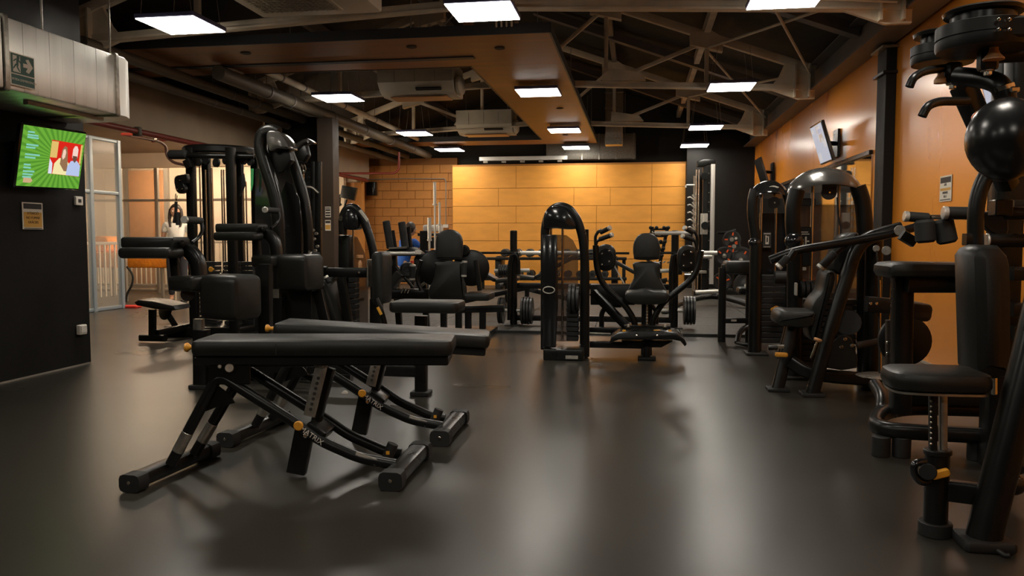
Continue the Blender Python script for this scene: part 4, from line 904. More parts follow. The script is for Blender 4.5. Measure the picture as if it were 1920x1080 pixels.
# J: dumbbell rack at the orange wall
Y = 16.6
t = thing('dumbbell_rack', 'low black dumbbell rack along the orange back wall', 'rack', fl(at(1040, 540, Y)))
for x in (934, 1152): PO(t, 'end_frame', SAT, px_rect(x-6, 480, x+6, 548, 5), Y-.1, .5, e=.02)
for y in (484, 522):
    PB(t, 'shelf', SAT, at(900, y, Y), at(1175, y, Y), .30, .04) ; PB(t, 'shelf_lip', BLK, at(900, y+1, Y-.2), at(1175, y+1, Y-.2), .03, .06)
for x in (905, 1170): PB(t, 'leg', SAT, at(x, 484, Y), fl(at(x, 484, Y)), .07, .07)
dn = 0
def dumbbell(c, r, lab, grp):
    d = thing('dumbbell', lab, 'dumbbell', c, grp); c = Vector(c)
    for s in (-1, 1):
        h = PC(d, 'head', IRON, c+Vector((0, s*.07, 0)), c+Vector((0, s*.17, 0)), r, seg=18, e=.015)
        if s < 0: PC(h, 'end_mark', SAT, c+Vector((0, -.171, 0)), c+Vector((0, -.174, 0)), r*.45, seg=12, e=.001)
    PC(d, 'handle', CHR, c-Vector((0, .08, 0)), c+Vector((0, .08, 0)), .016)
    return d
for row, (y, n, x0) in enumerate(((470, 9, 948), (509, 9, 950))):
    for k in range(n):
        x = x0+k*23; q = at(x, y, Y-.02); r = (.085, .078)[row]; q.z = at(900, (484, 522)[row], Y).z+(.15+.0)*0+.03+r
        q.y = Y; dumbbell(q, r, 'black round dumbbell on the %s shelf of the rack, %s from the left' % (('upper', 'lower')[row], ('first', 'second', 'third', 'fourth', 'fifth', 'sixth', 'seventh', 'eighth', 'ninth')[k]), 'round dumbbells on the rack')
# weight benches in the free-weight area
def incline(lab, X0, Yb, flip=1, grp='incline benches in the free-weight area'):
    t = thing('incline_bench', lab, 'bench', (X0, Yb, 0), grp)
    q = lambda x, z, y=0: Vector((X0+x*flip, Yb+y, z))
    b = B(); p0, p1 = q(-.55, .80), q(.0, .50); slab(b, frame((p0+p1)/2, p1-p0, (0, 1, 0)), rr(.74, .28, .04), .06, .015); obj('back_pad', b, VIN, t)
    b = B(); p0, p1 = q(.05, .46), q(.38, .50); slab(b, frame((p0+p1)/2, p1-p0, (0, 1, 0)), rr(.34, .28, .04), .06, .015); obj('seat_pad', b, VIN, t)
    PB(t, 'main_beam', BLK, q(-.6, .12), q(.55, .38), .07, .07); PB(t, 'back_support', CAPW, q(-.35, .62), q(-.15, .25), .025, .025)
    for x in (-.6, .5): PB(t, 'foot_bar', BLK, q(x, .05, -.28), q(x, .05, .28), .07, .07)
    PB(t, 'front_leg', BLK, q(.5, .38), q(.5, .06), .06, .06); PC(t, 'grip', FOAM, q(.6, .35, -.2), q(.6, .35, .2), .035); PB(t, 'rear_leg', BLK, q(-.6, .14), q(-.6, .05), .06, .06)
incline('black incline bench left of the left rack post, head end raised', at(925, 520, 11.5).x, 11.5, 1)
incline('black incline bench behind the left rack post facing the other way', at(1010, 520, 12.3).x, 12.3, -1)
incline('black incline bench behind the right rack post', at(1190, 520, 13.8).x, 13.8, 1)
# kettlebell / accessory stand (slanted ladder)
Y = 14.5
t = thing('accessory_stand', 'slanted black stand with hooked arms against the orange wall, behind the right backrest', 'rack', fl(at(1235, 540, Y)))
for a, c in (((1223, 425), (1215, 490)), ((1252, 425), (1238, 490))): PB(t, 'rail', BLK, V(a, Y), V(c, Y), .06, .06)
for a in ((1219, 490), (1238, 490)): PB(t, 'leg', BLK, V(a, Y), fl(V(a, Y+.3)), .06, .06)
for k in range(5):
    x0, x1, y = 1224-k*1.5, 1252-k*3, 430+k*13
    PB(t, 'rung', BLK, at(x0, y, Y), at(x1, y, Y), .035, .035); 
    for x in (x0-4, x0+7, x1-7, x1+1): 
        b = B(); ball(b, at(x, y-3, Y-.12), .035, seg=10); obj('hook_knob', b, BLK, t)
for k in range(4): PC(t, 'handle_ring', CHR, at(1224+k*9, 493, Y-.2), at(1230+k*9, 490, Y-.2), .012)
PX(t, 'base', BLK, fl(at(1232, 520, Y+.2), .03), (.5, .6, .06))
# ---- centre machine
Y = 7.25
t = tower('tall narrow black weight tower with arched top, left side of the central machine', fl(at(1060, 670, Y)), [[(1022, 655), (1022, 425), (1030, 398), (1046, 386), (1066, 390), (1083, 412), (1094, 450), (1097, 500), (1097, 668)]], .038, Y, [(1019, 428), (1020, 402), (1032, 388), (1052, 388), (1070, 402), (1080, 426), (1066, 430), (1040, 428)], .16, hoodm=GLO, rods=((1033, 425, 640), (1055, 425, 640)), nm='chest_fly_tower')
PO(t, 'front_shroud', GLO, [(1016, 440), (1044, 440), (1046, 560), (1042, 652), (1017, 652)], Y-.16, .05, e=.012)
PO(t, 'smoked_shroud', SHADOWG, [(1044, 440), (1062, 441), (1074, 450), (1084, 470), (1084, 640), (1044, 640)], Y+.12, .012, e=.002)
b = B(); q = at(1029, 544, Y-.175); tube(b, [q+Vector((.052*math.cos(a*math.pi/10), 0, .03*math.sin(a*math.pi/10))) for a in range(21)], .005, fr=0, seg=6, cap=False); obj('oval_emblem', b, LBL, t)
b = B(); rev(b, at(1031, 406, Y-.06), (0, -1, 0), [(0, .045), (.01, .035), (.012, .001)], 20); bmesh.ops.scale(b, vec=(1, 1, .5), space=Matrix.Translation(-at(1031, 406, Y-.06)), verts=b.verts); obj('oval_badge', b, CHR, t)
stack(t, 1062, 550, 1084, 640, Y, 10); PX(t, 'base', BLK, fl(at(1060, 668, Y), .05), (.36, .42, .1), e=.01)
PC(t, 'rear_post', BLK, at(1096, 430, Y+.25), fl(at(1096, 430, Y+.25)), .04); PX(t, 'foot_label', LBL, fl(at(1072, 672, Y-.22), .035), (.11, .004, .03), e=0)
disc_set(t, 'drive_disc', at(1066, 560, Y-.02), (1, 0, 0), ((.13, .03), (.13, .03), (.11, .03)))
Y = 7.55
t = thing('chest_fly_machine', 'central black machine with round-headed backrest, curved arms and round arm pads', 'exercise machine', fl(at(1213, 650, Y)))
PO(t, 'headrest', VIN, [(1188, 480), (1187, 462), (1192, 447), (1203, 438), (1222, 438), (1233, 447), (1238, 462), (1237, 480), (1232, 487), (1193, 487)], Y+.1, .08, e=.022, sm=3)
PO(t, 'backrest', VIN, [(1190, 492), (1235, 492), (1238, 505), (1238, 522), (1246, 538), (1246, 552), (1180, 552), (1180, 538), (1188, 522), (1188, 505)], Y+.12, .08, e=.022, sm=3)
PO(t, 'seat', VIN, [(1172, 553), (1178, 548), (1195, 547), (1212, 543), (1228, 547), (1247, 548), (1254, 553), (1252, 564), (1235, 571), (1190, 571), (1174, 564)], Y-.28, .36, e=.02, sm=2)
PB(t, 'seat_post', BLK, at(1213, 570, Y), fl(at(1213, 570, Y)), .10, .08); 
ch = PT(t, 'adjustment_rack', CHR, [at(1213, 568, Y-.1), at(1213, 607, Y-.1)], .010)
for k in range(6): b = B(); ball(b, at(1213, 578+k*6, Y-.112), .010, seg=8); obj('rack_tooth', b, CAPW, ch)
PB(t, 'back_support', BLK, at(1213, 500, Y+.24), fl(at(1213, 600, Y+.35)), .09, .09)
PB(t, 'cross_beam', BLK, at(1108, 552, Y+.3), at(1190, 552, Y+.3), .12, .20, e=.015)
for s, arm, pad, gr_ in ((-1, [(1117, 460), (1118, 500), (1128, 530), (1150, 553), (1172, 572), (1187, 596), (1191, 612)], (1136, 483), (((1117, 468), (1116, 443), (1122, 434), (1128, 431)), ((1117, 462), (1119, 452), (1124, 450)), (1126, 436, 1142, 428), (1124, 449, 1146, 441))), (1, [(1314, 470), (1310, 500), (1296, 525), (1262, 552), (1240, 570), (1226, 596), (1222, 612)], (1289, 485), (((1306, 470), (1308, 446), (1304, 436), (1298, 433)), ((1306, 462), (1304, 454), (1300, 450)), (1299, 436, 1285, 428), (1300, 450, 1281, 443)))):
    PT(t, 'curved_arm', BLK, arm, .028, Y=Y-.15, fr=.12, seg=14)
    c = at(pad[0], pad[1], Y-.05); b = B(); slab(b, frame(c, (math.cos(.25*s), math.sin(.25*s), 0), (0, 0, 1)), catm([(x*.95, y) for x, y in rr(.20, .25, .09, 3)], 2), .07, .025); p_ = obj('arm_pad', b, VIN, t)
    b = B(); slab(b, frame(c-Vector((0, .045, 0)), (math.cos(.25*s), math.sin(.25*s), 0), (0, 0, 1)), rr(.14, .17, .06, 3), .015, .004); obj('pad_plate', b, SAT, p_)
    for dx in (-.035, .03):
        for dz in (-.05, .05): PC(p_, 'pad_bolt', CHR, c+Vector((dx, -.052, dz+dx*.4)), c+Vector((dx, -.066, dz+dx*.4)), .010, seg=8)
    PT(t, 'grip_tube', BLK, gr_[0], .014, Y=Y-.15, fr=.04); PT(t, 'grip_tube', BLK, gr_[1], .014, Y=Y-.15, fr=.04)
    for g in gr_[2:]: roller(t, (g[0], g[1], Y-.15), (g[2], g[3], Y-.22), .021, caps='c', nm='grip')
PB(t, 'slant_brace', BLK, at(1112, 548, Y+.1), at(1178, 615, Y-.05), .07, .07); PT(t, 'hoop', BLK, [at(1128, 618, Y+.3), at(1128, 585, Y+.3), at(1140, 572, Y+.3), at(1165, 572, Y+.3)], .025, fr=.12)
PT(t, 'hoop', BLK, [at(1231, 612, Y+.3), at(1231, 585, Y+.3), at(1222, 572, Y+.3)], .02, fr=.1)
PB(t, 'base_bar', BLK, fl(at(1105, 627, Y), .22), fl(at(1190, 627, Y), .22), .06, .06); PT(t, 'silver_rod', STL, [fl(at(1100, 634, Y-.1), .2), fl(at(1145, 634, Y-.1), .2)], .012); PB(t, 'base_bar', BLK, fl(at(1106, 650, Y-.1), .10), fl(at(1205, 650, Y-.1), .10), .07, .06)
Yf = 7.35; zf = at(1213, 630, Yf).z
PO(t, 'foot_deck', BLK, [(1142, 645), (1146, 632), (1160, 624), (1190, 621), (1245, 621), (1268, 624), (1284, 636), (1288, 646), (1284, 650), (1276, 640), (1262, 637), (1160, 637)], Yf-.25, .35, e=.012)
PO(t, 'deck_underside', SAT, [(1165, 640), (1262, 640), (1240, 652), (1195, 652)], Yf-.1, .2, e=.01)
PC(t, 'deck_post', BLK, at(1213, 648, Yf-.1), fl(at(1213, 648, Yf-.1)), .035); PX(t, 'foot_plate', RUB, fl(at(1213, 648, Yf-.1), .012), (.16, .12, .024))
PX(t, 'cam_box', BLK, at(1213, 616, Yf+.05), (.42, .16, .07)); bolts(t, ((1194, 629), (1232, 629)), Yf-.26, .009)
for x, w_ in ((1170, .035), (1232, .07), (1256, .035)): PO(t, 'orange_tab', ORT, px_rect(x-w_*90, 619, x+w_*90, 623, 1), Yf-.2, .03, e=.002)
for x in (1178, 1247): PC(t, 'stop_pin', CAPW, at(x, 608, Yf-.1), at(x, 614, Yf-.1), .010); PB(t, 'stop_post', BLK, at(x, 613, Yf-.1), at(x, 622, Yf-.1), .04, .04)
# N: cable crossover column at the dark wall
Y = 15.0
t = thing('cable_crossover', 'tall cable machine with silver mast and black head before the dark back wall', 'exercise machine', fl(at(1325, 550, Y)))
PO(t, 'head', BLK, [(1307, 312), (1308, 302), (1320, 298), (1340, 298), (1343, 304), (1341, 314), (1330, 308), (1318, 312)], Y-.1, .2, e=.02)
PB(t, 'silver_mast', CAPW, at(1337, 308, Y-.1), fl(at(1337, 308, Y-.1), .25), .075, .08); PB(t, 'black_mast', BLK, at(1325, 312, Y), fl(at(1325, 312, Y)), .13, .12)
for x in (1306, 1311): PT(t, 'guide_rod', CHR, [at(x, 318, Y-.05), fl(at(x, 318, Y-.05), .1)], .014)
PX(t, 'sliding_carriage', LBL, at(1320, 420, Y-.12), (.13, .05, .38)); PX(t, 'letter_bar', PAPW, at(1319, 420, Y-.16), (.02, .01, .3), e=0)
for k in range(3): PC(t, 'pulley', BLK, at(1322, (330, 423, 480)[k], Y-.14), at(1322, (330, 423, 480)[k], Y-.2), .07)
for k in range(12): PC(t, 'bolt', CHR, at(1329, 325+k*18, Y-.08), at(1329, 325+k*18, Y-.09), .012, seg=8)
PT(t, 'base_hoop', BLK, [fl(at(1245, 596, 11.5), .05), at(1285, 563, 12.5), at(1340, 553, 13.2), at(1392, 566, 12.7), fl(at(1412, 590, 12.4), .05)], .05, fr=.5, seg=12)
PC(t, 'foot_roller', CAPW, at(1304, 548, 13.2), at(1348, 546, 13.2), .03); PC(t, 'low_roller', CAPW, at(1306, 481, Y-.4), at(1335, 481, Y-.4), .035)
PX(t, 'low_carriage', STL, at(1316, 510, Y-.2), (.16, .12, .05)); PX(t, 'base', BLK, fl(at(1325, 555, Y), .06), (.5, .5, .12))
t = thing('barbell_wall_rack', 'upright holder with a row of silver hooks left of the silver mast', 'rack', fl(at(1297, 550, 15.4)))
PB(t, 'post', STL, at(1303, 330, 15.4), fl(at(1303, 330, 15.4)), .05, .06)
PB(t, 'rear_post', BLK, at(1312, 330, 15.5), fl(at(1312, 330, 15.5)), .10, .06)
for k in range(5):
    y = 372+k*14; PT(t, 'hook', CAPW, [at(1303, y+4, 15.3), at(1294, y-3, 15.3), at(1289, y-1, 15.3)], .014, fr=.05); PT(t, 'hook', CAPW, [at(1303, y+1, 15.2), at(1298, y-7, 15.2)], .014)
PT(t, 'top_hook', CAPW, [at(1286, 352, 15.3), at(1286, 347, 15.3), at(1303, 347, 15.3)], .016, fr=.05)
for k, y in enumerate((510, 515)): PC(t, 'low_arm', CHR, at(1283, y, 15.1), at(1300, y, 15.1), .02)
# O: plate tree with orange-marked plates
Y = 15.8
t = thing('plate_tree', 'black storage tree for weight plates before the dark back wall', 'rack', fl(at(1385, 545, Y)))
PB(t, 'mast', BLK, at(1380, 436, Y+.1), fl(at(1380, 436, Y+.1)), .08, .08); PX(t, 'base', BLK, fl(at(1382, 545, Y), .04), (.9, .6, .08))
for x, y in ((1380, 447), (1390, 488), (1398, 536), (1358, 478), (1352, 530)): PC(t, 'peg', CAPW, at(x, y, Y+.1), at(x, y, Y-.28), .024)
PT(t, 'top_handle', BLK, [at(1345, 436, Y), at(1362, 437, Y), at(1380, 432, Y)], .03)
random.seed(5)
for x, y, r, lab in ((1372, 449, .17, 'top one on the tree'), (1389, 487, .25, 'middle right of the tree'), (1399, 535, .24, 'bottom right of the tree'), (1358, 480, .18, 'middle left of the tree'), (1354, 528, .18, 'bottom left of the tree'), (1376, 462, .13, 'small, hung below the top one')):
    plate('black weight plate with orange marks, '+lab, at(x, y, Y-.12), (0, 1, 0), r, .05, 'orange-marked plates on the tree', True)
# P: preacher style bench
Y = 8.6
t = thing('preacher_bench', 'black bench with high flat arm pad on open square frame, right of the centre', 'bench', fl(at(1382, 636, Y)))
PO(t, 'arm_pad', VIN, px_rect(1361, 490, 1420, 514, 6), Y-.1, .35, e=.025)
PB(t, 'upright', BLK, at(1355, 502, Y), fl(at(1355, 502, Y)), .075, .07); PB(t, 'upright', BLK, at(1404, 502, Y), fl(at(1404, 502, Y)), .05, .05); PB(t, 'top_bar', BLK, at(1352, 503, Y+.05), at(1415, 510, Y+.05), .06, .09)
PB(t, 'crossbar', BLK, at(1355, 601, Y), at(1404, 601, Y), .06, .055); PX(t, 'plate_label', LBL, at(1376, 601, Y-.035), (.055, .004, .02), e=0)
PT(t, 'hoop_foot', BLK, [fl(at(1382, 648, Y-.3), .03), at(1385, 625, Y-.2), at(1397, 613, Y-.1), at(1412, 612, Y)], .028, fr=.12); PT(t, 'floor_tube', BLK, [fl(at(1382, 652, Y-.3), .03), fl(at(1398, 656, Y-.45), .03), fl(at(1420, 655, Y-.5), .03)], .02)
PX(t, 'seat', VIN, at(1410, 545, Y+.2), (.3, .3, .07), e=.02); PB(t, 'seat_post', BLK, at(1412, 550, Y+.2), fl(at(1412, 550, Y+.2)), .06, .06)
# Q1, Q2: domed weight towers on the right
Y = 7.8
t = tower('domed black weight tower, smaller and farther of the right-hand pair', fl(at(1440, 660, Y)), [[(1418, 658), (1418, 450), (1410, 405), (1411, 372), (1416, 356)], [(1474, 356), (1481, 380), (1483, 410), (1483, 650)]], .045, Y, None, 0, rods=((1428, 368, 560), (1455, 390, 560)), stk=(1425, 515, 1475, 645), pulley=(1452, 380, .055))
dome(t, 1406, 1482, 337, 374, Y, .30, GLO)
PC(t, 'front_leg', BLK, at(1418, 455, Y-.08), fl(at(1418, 455, Y-.08)), .058, e=.01); PX(t, 'foot_plate', RUB, fl(at(1418, 660, Y-.08), .012), (.2, .2, .024))
b = B(); ball(b, at(1415, 455, Y-.08), .062, (1, 1, .75)); obj('leg_cap', b, GLO, t)
PO(t, 'front_panel', GLO, [(1424, 400), (1478, 400), (1478, 515), (1424, 515)], Y+.1, .02, e=.004); q = at(1438, 450, Y+.08); PX(t, 'placard', PAPK, q, (.075, .01, .15), e=0)
for k, (dx, dz, w_, h_) in enumerate(((0, .06, .06, .006), (0, -.065, .06, .004), (-.01, .01, .008, .07), (.012, .005, .008, .06), (0, .03, .03, .008), (.0, -.03, .03, .02))): PX(t, 'placard_print', PAPW, q+Vector((dx, -.008, dz)), (w_, .002, h_), e=0)
knob(t, at(1455, 580, Y-.02), (0, -1, 0), .035); knob(t, at(1448, 580, Y-.02), (0, -1, 0), .02); PC(t, 'counter_roller', RUB, at(1452, 520, Y-.1), at(1475, 520, Y-.1), .06)
PO(t, 'oval_badge', LBL, catm([(1441, 351), (1450, 348), (1461, 351), (1450, 355)], 3), Y-.065, .01, e=.002)
Y = 6.45
t = tower('large domed black weight tower with a shiny grey hood, nearer of the right-hand pair', fl(at(1560, 700, Y)), [[(1490, 705), (1490, 455), (1486, 420), (1487, 385), (1495, 356)], [(1608, 350), (1617, 375), (1621, 410), (1622, 460), (1622, 720)]], .055, Y, None, 0, rods=((1524, 350, 610), (1573, 350, 610)), stk=(1506, 560, 1604, 690), pulley=(1555, 361, .055))
dome(t, 1480, 1622, 312, 364, Y, .40)
PO(t, 'smoked_shroud', SHADOWG, [(1502, 384), (1606, 384), (1612, 440), (1612, 640), (1502, 640)], Y+.22, .012, e=.002)
PO(t, 'inner_bracket', SAT, px_rect(1502, 372, 1530, 386, 2), Y+.1, .05, e=.004)
b = B(); ball(b, at(1489, 452, Y-.1), .065, (1.1, 1, 1)); obj('leg_cap', b, GLO, t); PX(t, 'foot_plate', RUB, fl(at(1490, 700, Y), .012), (.2, .2, .024)); PX(t, 'foot_plate', RUB, fl(at(1622, 700, Y), .012), (.2, .2, .024))
q = at(1505, 462, Y-.02); PX(t, 'placard', SAT, q, (.12, .02, .30), e=.006)
for dx, dz, w_, h_, in ((0, .11, .07, .006), (0, .095, .09, .006), (-.028, .01, .012, .10), (-.012, .045, .03, .010), (.0, .01, .010, .09), (.02, .03, .012, .09), (.035, .04, .02, .010), (.012, -.035, .03, .010), (-.01, -.015, .02, .01)): PX(t, 'placard_print', PAPW, q+Vector((dx, -.012, dz)), (w_, .002, h_), e=0)
PX(t, 'placard_mark', MARK, q+Vector((-.005, -.013, .03)), (.008, .002, .012), e=0); PO(t, 'badge', LBL, px_rect(1500, 501, 1512, 507, 2), Y-.03, .006, e=.001)
for k in range(3): disc_set(t, 'cam_disc', at(1500+k*9, 542, Y-.05), (1, 0, 0), ((.065, .03),), RUB)
PX(t, 'carriage', CAPW, at(1492, 542, Y-.08), (.015, .08, .10)); PC(t, 'link_rod', CHR, at(1518, 542, Y-.05), at(1540, 542, Y-.05), .015)
PT(t, 'cable', RUB, [at(1570, 370, Y+.05), at(1572, 410, Y+.05), at(1578, 430, Y+.05), at(1572, 460, Y+.05)], .008, fr=.05)
# R: seated press machine in front of the towers
Y = 6.0
t = thing('seated_press_machine', 'black seated press machine with long raised lever arm, right of the open floor', 'exercise machine', fl(at(1520, 735, Y)))
L1 = fl(at(1458, 733, 5.9), .0); PB(t, 'front_leg', BLK, at(1490, 598, 6.0), L1+Vector((0, 0, .01)), .085, .07, e=.02); PX(t, 'foot_plate', RUB, L1+Vector((0, 0, .012)), (.15, .14, .024))
L2 = fl(at(1522, 738, 5.75)); PT(t, 'main_frame', BLK, [L2, at(1562, 600, 5.8), at(1604, 470, 5.85), at(1625, 446, 5.85), at(1690, 428, 5.85)], .042, fr=.18, sec=rr(.09, .085, .03, 3), up=(0, 1, 0)); PX(t, 'foot_plate', RUB, L2+Vector((0, 0, .012)), (.15, .15, .024))
PO(t, 'seat', VIN, [(1458, 600), (1461, 588), (1472, 582), (1490, 584), (1528, 585), (1530, 596), (1526, 612), (1500, 616), (1470, 612), (1459, 607)], 5.8, .34, e=.035, sm=2)
PO(t, 'backrest', VIN, [(1522, 590), (1522, 575), (1530, 560), (1542, 545), (1548, 515), (1556, 508), (1567, 512), (1566, 535), (1550, 580), (1540, 620), (1530, 640), (1520, 630)], 5.85, .30, e=.03, sm=3)
PO(t, 'headrest', VIN, [(1562, 500), (1568, 470), (1582, 445), (1600, 436), (1612, 440), (1600, 470), (1585, 505), (1575, 515)], 5.95, .28, e=.03, sm=3)
PT(t, 'lever_arm', BLK, [(1444, 488, 5.55), (1490, 470, 5.55), (1600, 452, 5.6), (1680, 437, 5.6), (1722, 424, 5.65)], .028, fr=.08, seg=14)
PC(t, 'arm_pivot', STL, at(1687, 432, 5.52), at(1687, 432, 5.62), .035); PT(t, 'grip_tube', BLK, [at(1490, 470, 5.5), at(1478, 488, 5.5)], .024)
roller(t, (1478, 482, 5.5), (1462, 498, 5.5), .026, caps='c', nm='grip'); roller(t, (1566, 474, 5.8), (1540, 500, 5.8), .030, caps='c', nm='grip'); PT(t, 'grip_tube', BLK, [at(1640, 442, 5.85), at(1590, 452, 5.85), at(1560, 478, 5.85)], .024, fr=.1)
PT(t, 'base_tube', BLK, [at(1483, 678, 5.9), at(1515, 700, 5.85), at(1560, 706, 5.85), at(1640, 712, 5.9)], .04, fr=.15, sec=rr(.085, .09, .02, 3), up=(0, 0, 1))
PO(t, 'hub_plate', SAT, [(1551, 690), (1556, 650), (1566, 636), (1580, 628), (1596, 634), (1604, 655), (1606, 690)], 5.75, .05, e=.006, sm=2); bolts(t, ((1584, 636), (1597, 648), (1577, 651)), 5.75, .014)
PC(t, 'hub_axle', RUB, at(1590, 605, 5.9), at(1590, 605, 6.05), .09); PC(t, 'hub_arm', BRKO and COLB, at(1606, 648, 5.78), at(1650, 640, 5.78), .025)
PC(t, 'foot_lever', BLK, at(1440, 652, 5.85), at(1458, 652, 5.85), .018); PX(t, 'orange_pedal', KNOB, at(1465, 665, 5.8), (.085, .05, .03), e=.01); PB(t, 'lever_bracket', STL, at(1450, 650, 5.9), at(1470, 650, 5.9), .02, .03)
q = at(1532, 641, 5.7); dd = (at(1520, 672, 5.7)-q); PC(t, 'pull_pin', CHR, q+dd, q, .008); knob(t, q, -dd, .03, BRASS)
PC(t, 'rear_post', BLK, at(1640, 440, 6.05), fl(at(1640, 440, 6.05)), .06); PB(t, 'rear_leg', BLK, at(1478, 612, 6.1), fl(at(1462, 700, 6.1), .2), .05, .05)
PB(t, 'slant_strut', SAT, at(1480, 616, 6.05), at(1490, 660, 6.05), .03, .05)
# cable and pulley bits on its right side
for a, r in (((1643, 466), .022), ((1662, 470), .030)): PC(t, 'pulley', STL, at(a[0], a[1], 5.5), at(a[0], a[1], 5.56), r)
PT(t, 'cable', RUB, [at(1644, 470, 5.5), at(1648, 520, 5.5), at(1649, 700, 5.5)], .006); PC(t, 'guide_rod', CHR, at(1649, 525, 5.52), at(1649, 620, 5.52), .008); PC(t, 'guide_rod', CHR, at(1650, 655, 5.52), at(1650, 712, 5.52), .010)
PB(t, 'bolted_bracket', BLK, at(1624, 570, 5.5), at(1676, 574, 5.5), .09, .10); bolts(t, ((1632, 569), (1643, 569)), 5.45, .010)
b = B(); rev(b, at(1650, 708, 5.5), (0, 0, 1), [(0, .12), (.012, .15), (.02, .12), (.03, .02)], 24); obj('chrome_base_ring', b, STL, t)
# ---- S: near right rotary machine
t = thing('rotary_torso_machine', 'large black machine at the right edge with round stool, tall pad and pulley discs overhead', 'exercise machine', fl(at(1790, 900, 3.6)))
# low curved base
Yb = 4.5
PT(t, 'base_hoop', BLK, [fl(at(1905, 792, Yb+.2), .15), fl(at(1700, 786, Yb+.2), .15), fl(at(1648, 780, Yb), .15), fl(at(1640, 800, Yb-.2), .13), fl(at(1668, 818, Yb-.3), .13), fl(at(1905, 822, Yb-.35), .13)], .04, fr=.15, sec=rr(.075, .08, .03, 3), up=(0, 0, 1))
PB(t, 'base_beam', BLK, fl(at(1690, 780, Yb+.1), .24), fl(at(1905, 784, Yb+.1), .24), .10, .09, e=.012); bolts(t, ((1848, 781), (1866, 781), (1857, 784)), Yb, .010)
for x in (1652, 1690, 1832): PC(t, 'base_foot', RUB, fl(at(x, 836, Yb-.3), .10), fl(at(x, 836, Yb-.3)), .045)
PT(t, 'front_curve', BLK, [at(1640, 720, Yb+.4), at(1655, 745, Yb+.2), at(1652, 775, Yb+.1), fl(at(1650, 790, Yb), .16)], .035, fr=.1)
PB(t, 'rear_upright', BLK, at(1692, 522, Yb), fl(at(1692, 640, Yb), .16), .10, .10, e=.02)
PO(t, 'upright_flare', BLK, [(1678, 520), (1712, 520), (1706, 545), (1700, 560), (1682, 560)], Yb-.05, .1, e=.01)
PO(t, 'arm_rest', VIN, [(1668, 500), (1676, 494), (1700, 492), (1822, 494), (1822, 520), (1672, 521), (1667, 512)], Yb-.25, .30, e=.03)
PB(t, 'arm_beam', BLK, at(1700, 533, Yb-.1), at(1820, 533, Yb-.1), .08, .085, e=.01); PX(t, 'beam_plate', CAPW, at(1822, 490, Yb-.2), (.03, .08, .03)); PX(t, 'beam_plate', CAPW, at(1821, 544, Yb-.2), (.03, .08, .045)); PX(t, 'end_plate', BLK, at(1823, 516, Yb-.18), (.03, .1, .2))
b = B(); slab(b, frame(at(1712, 582, Yb+.3), (1, 0, -.12), (0, 0, 1)), rr(.14, .10, .03, 3), .22, .02); obj('rear_pad', b, COLB, t)
b = B(); rev(b, at(1692, 637, Yb+.25), (0, -1, 0), [(0, .12), (.02, .14), (.05, .14), (.06, .12)], 30); obj('cam_disc', b, SAT, t)
PB(t, 'bronze_link', COLB, at(1672, 600, Yb+.1), at(1672, 690, Yb+.1), .06, .04); bolts(t, ((1664, 642), (1664, 662)), Yb+.05, .01)
# stool
Ys = 3.1
c = at(1757, 716, Ys); c.y += .02
b = B(); o = catm([(-.17, -.02), (-.15, -.10), (-.06, -.13), (.08, -.13), (.165, -.11), (.175, 0), (.165, .11), (.08, .13), (-.06, .13), (-.15, .10)], 4)
slab(b, frame((c.x, Ys+.05, c.z+.005), (1, 0, 0), (0, 1, 0)), o, .072, .025); obj('stool_seat', b, VIN, t)
b = B(); slab(b, frame((c.x, Ys+.05, c.z-.036), (1, 0, 0), (0, 1, 0)), inset(o, .012), .008, 0); obj('seat_rim', b, STL, t)
for x in (1749, 1768): PB(t, 'chrome_post' if x > 1760 else 'toothed_post', STL if x > 1760 else SAT, at(x, 738, Ys), at(x, 850, Ys), .024, .03, e=.004)
for k in range(9): PC(t, 'post_tooth', CHR, at(1744, 752+k*10, Ys-.01), at(1748, 752+k*10, Ys-.01), .006, seg=8)
PC(t, 'post_collar', SAT, at(1758, 842, Ys), at(1758, 852, Ys), .048); q = at(1758, 848, Ys); PC(t, 'lower_post', BLK, q, fl(q, .03), .042, e=.008); PC(t, 'post_foot', RUB, fl(q, .05), fl(q), .058)
PT(t, 'loop_handle', GLO, [at(1735, 866, Ys-.04), at(1714, 868, Ys-.05), at(1712, 888, Ys-.05), at(1728, 906, Ys-.05), at(1745, 900, Ys-.05)], .014, fr=.05, seg=10); PC(t, 'handle_hub', BLK, at(1740, 885, Ys-.1), at(1740, 885, Ys), .03)
b = B(); p0, p1 = at(1746, 893, Ys-.07), at(1780, 884, Ys-.07); slab(b, frame((p0+p1)/2, p1-p0, (0, 0, 1)), rr((p1-p0).length, .030, .010, 3), .02, .005); obj('orange_tag', b, ORT, t)
# slanted main leg and connecting bar
PT(t, 'slanted_leg', BLK, [fl(at(1843, 1030, 3.0), .03), at(1925, 690, 3.05), at(1975, 480, 3.1)], .058, fr=.1, seg=18); PX(t, 'leg_foot', RUB, fl(at(1843, 1030, 3.0), .02), (.17, .15, .04), e=.012)
PB(t, 'connecting_bar', BLK, fl(at(1775, 945, 3.1), .17), fl(at(1870, 945, 3.05), .17), .06, .075, e=.01)
PT(t, 'strap_end', RUB, [fl(at(1860, 1020, 2.95), .02), fl(at(1885, 1035, 2.9), .01), fl(at(1893, 1030, 2.9), .012)], .008, fr=.03)
for x, y in ((1905, 870), (1900, 908)): b = B(); ball(b, at(x, y, 3.5), .05, (1, .8, .9)); obj('rubber_ball_foot', b, GLO, t)
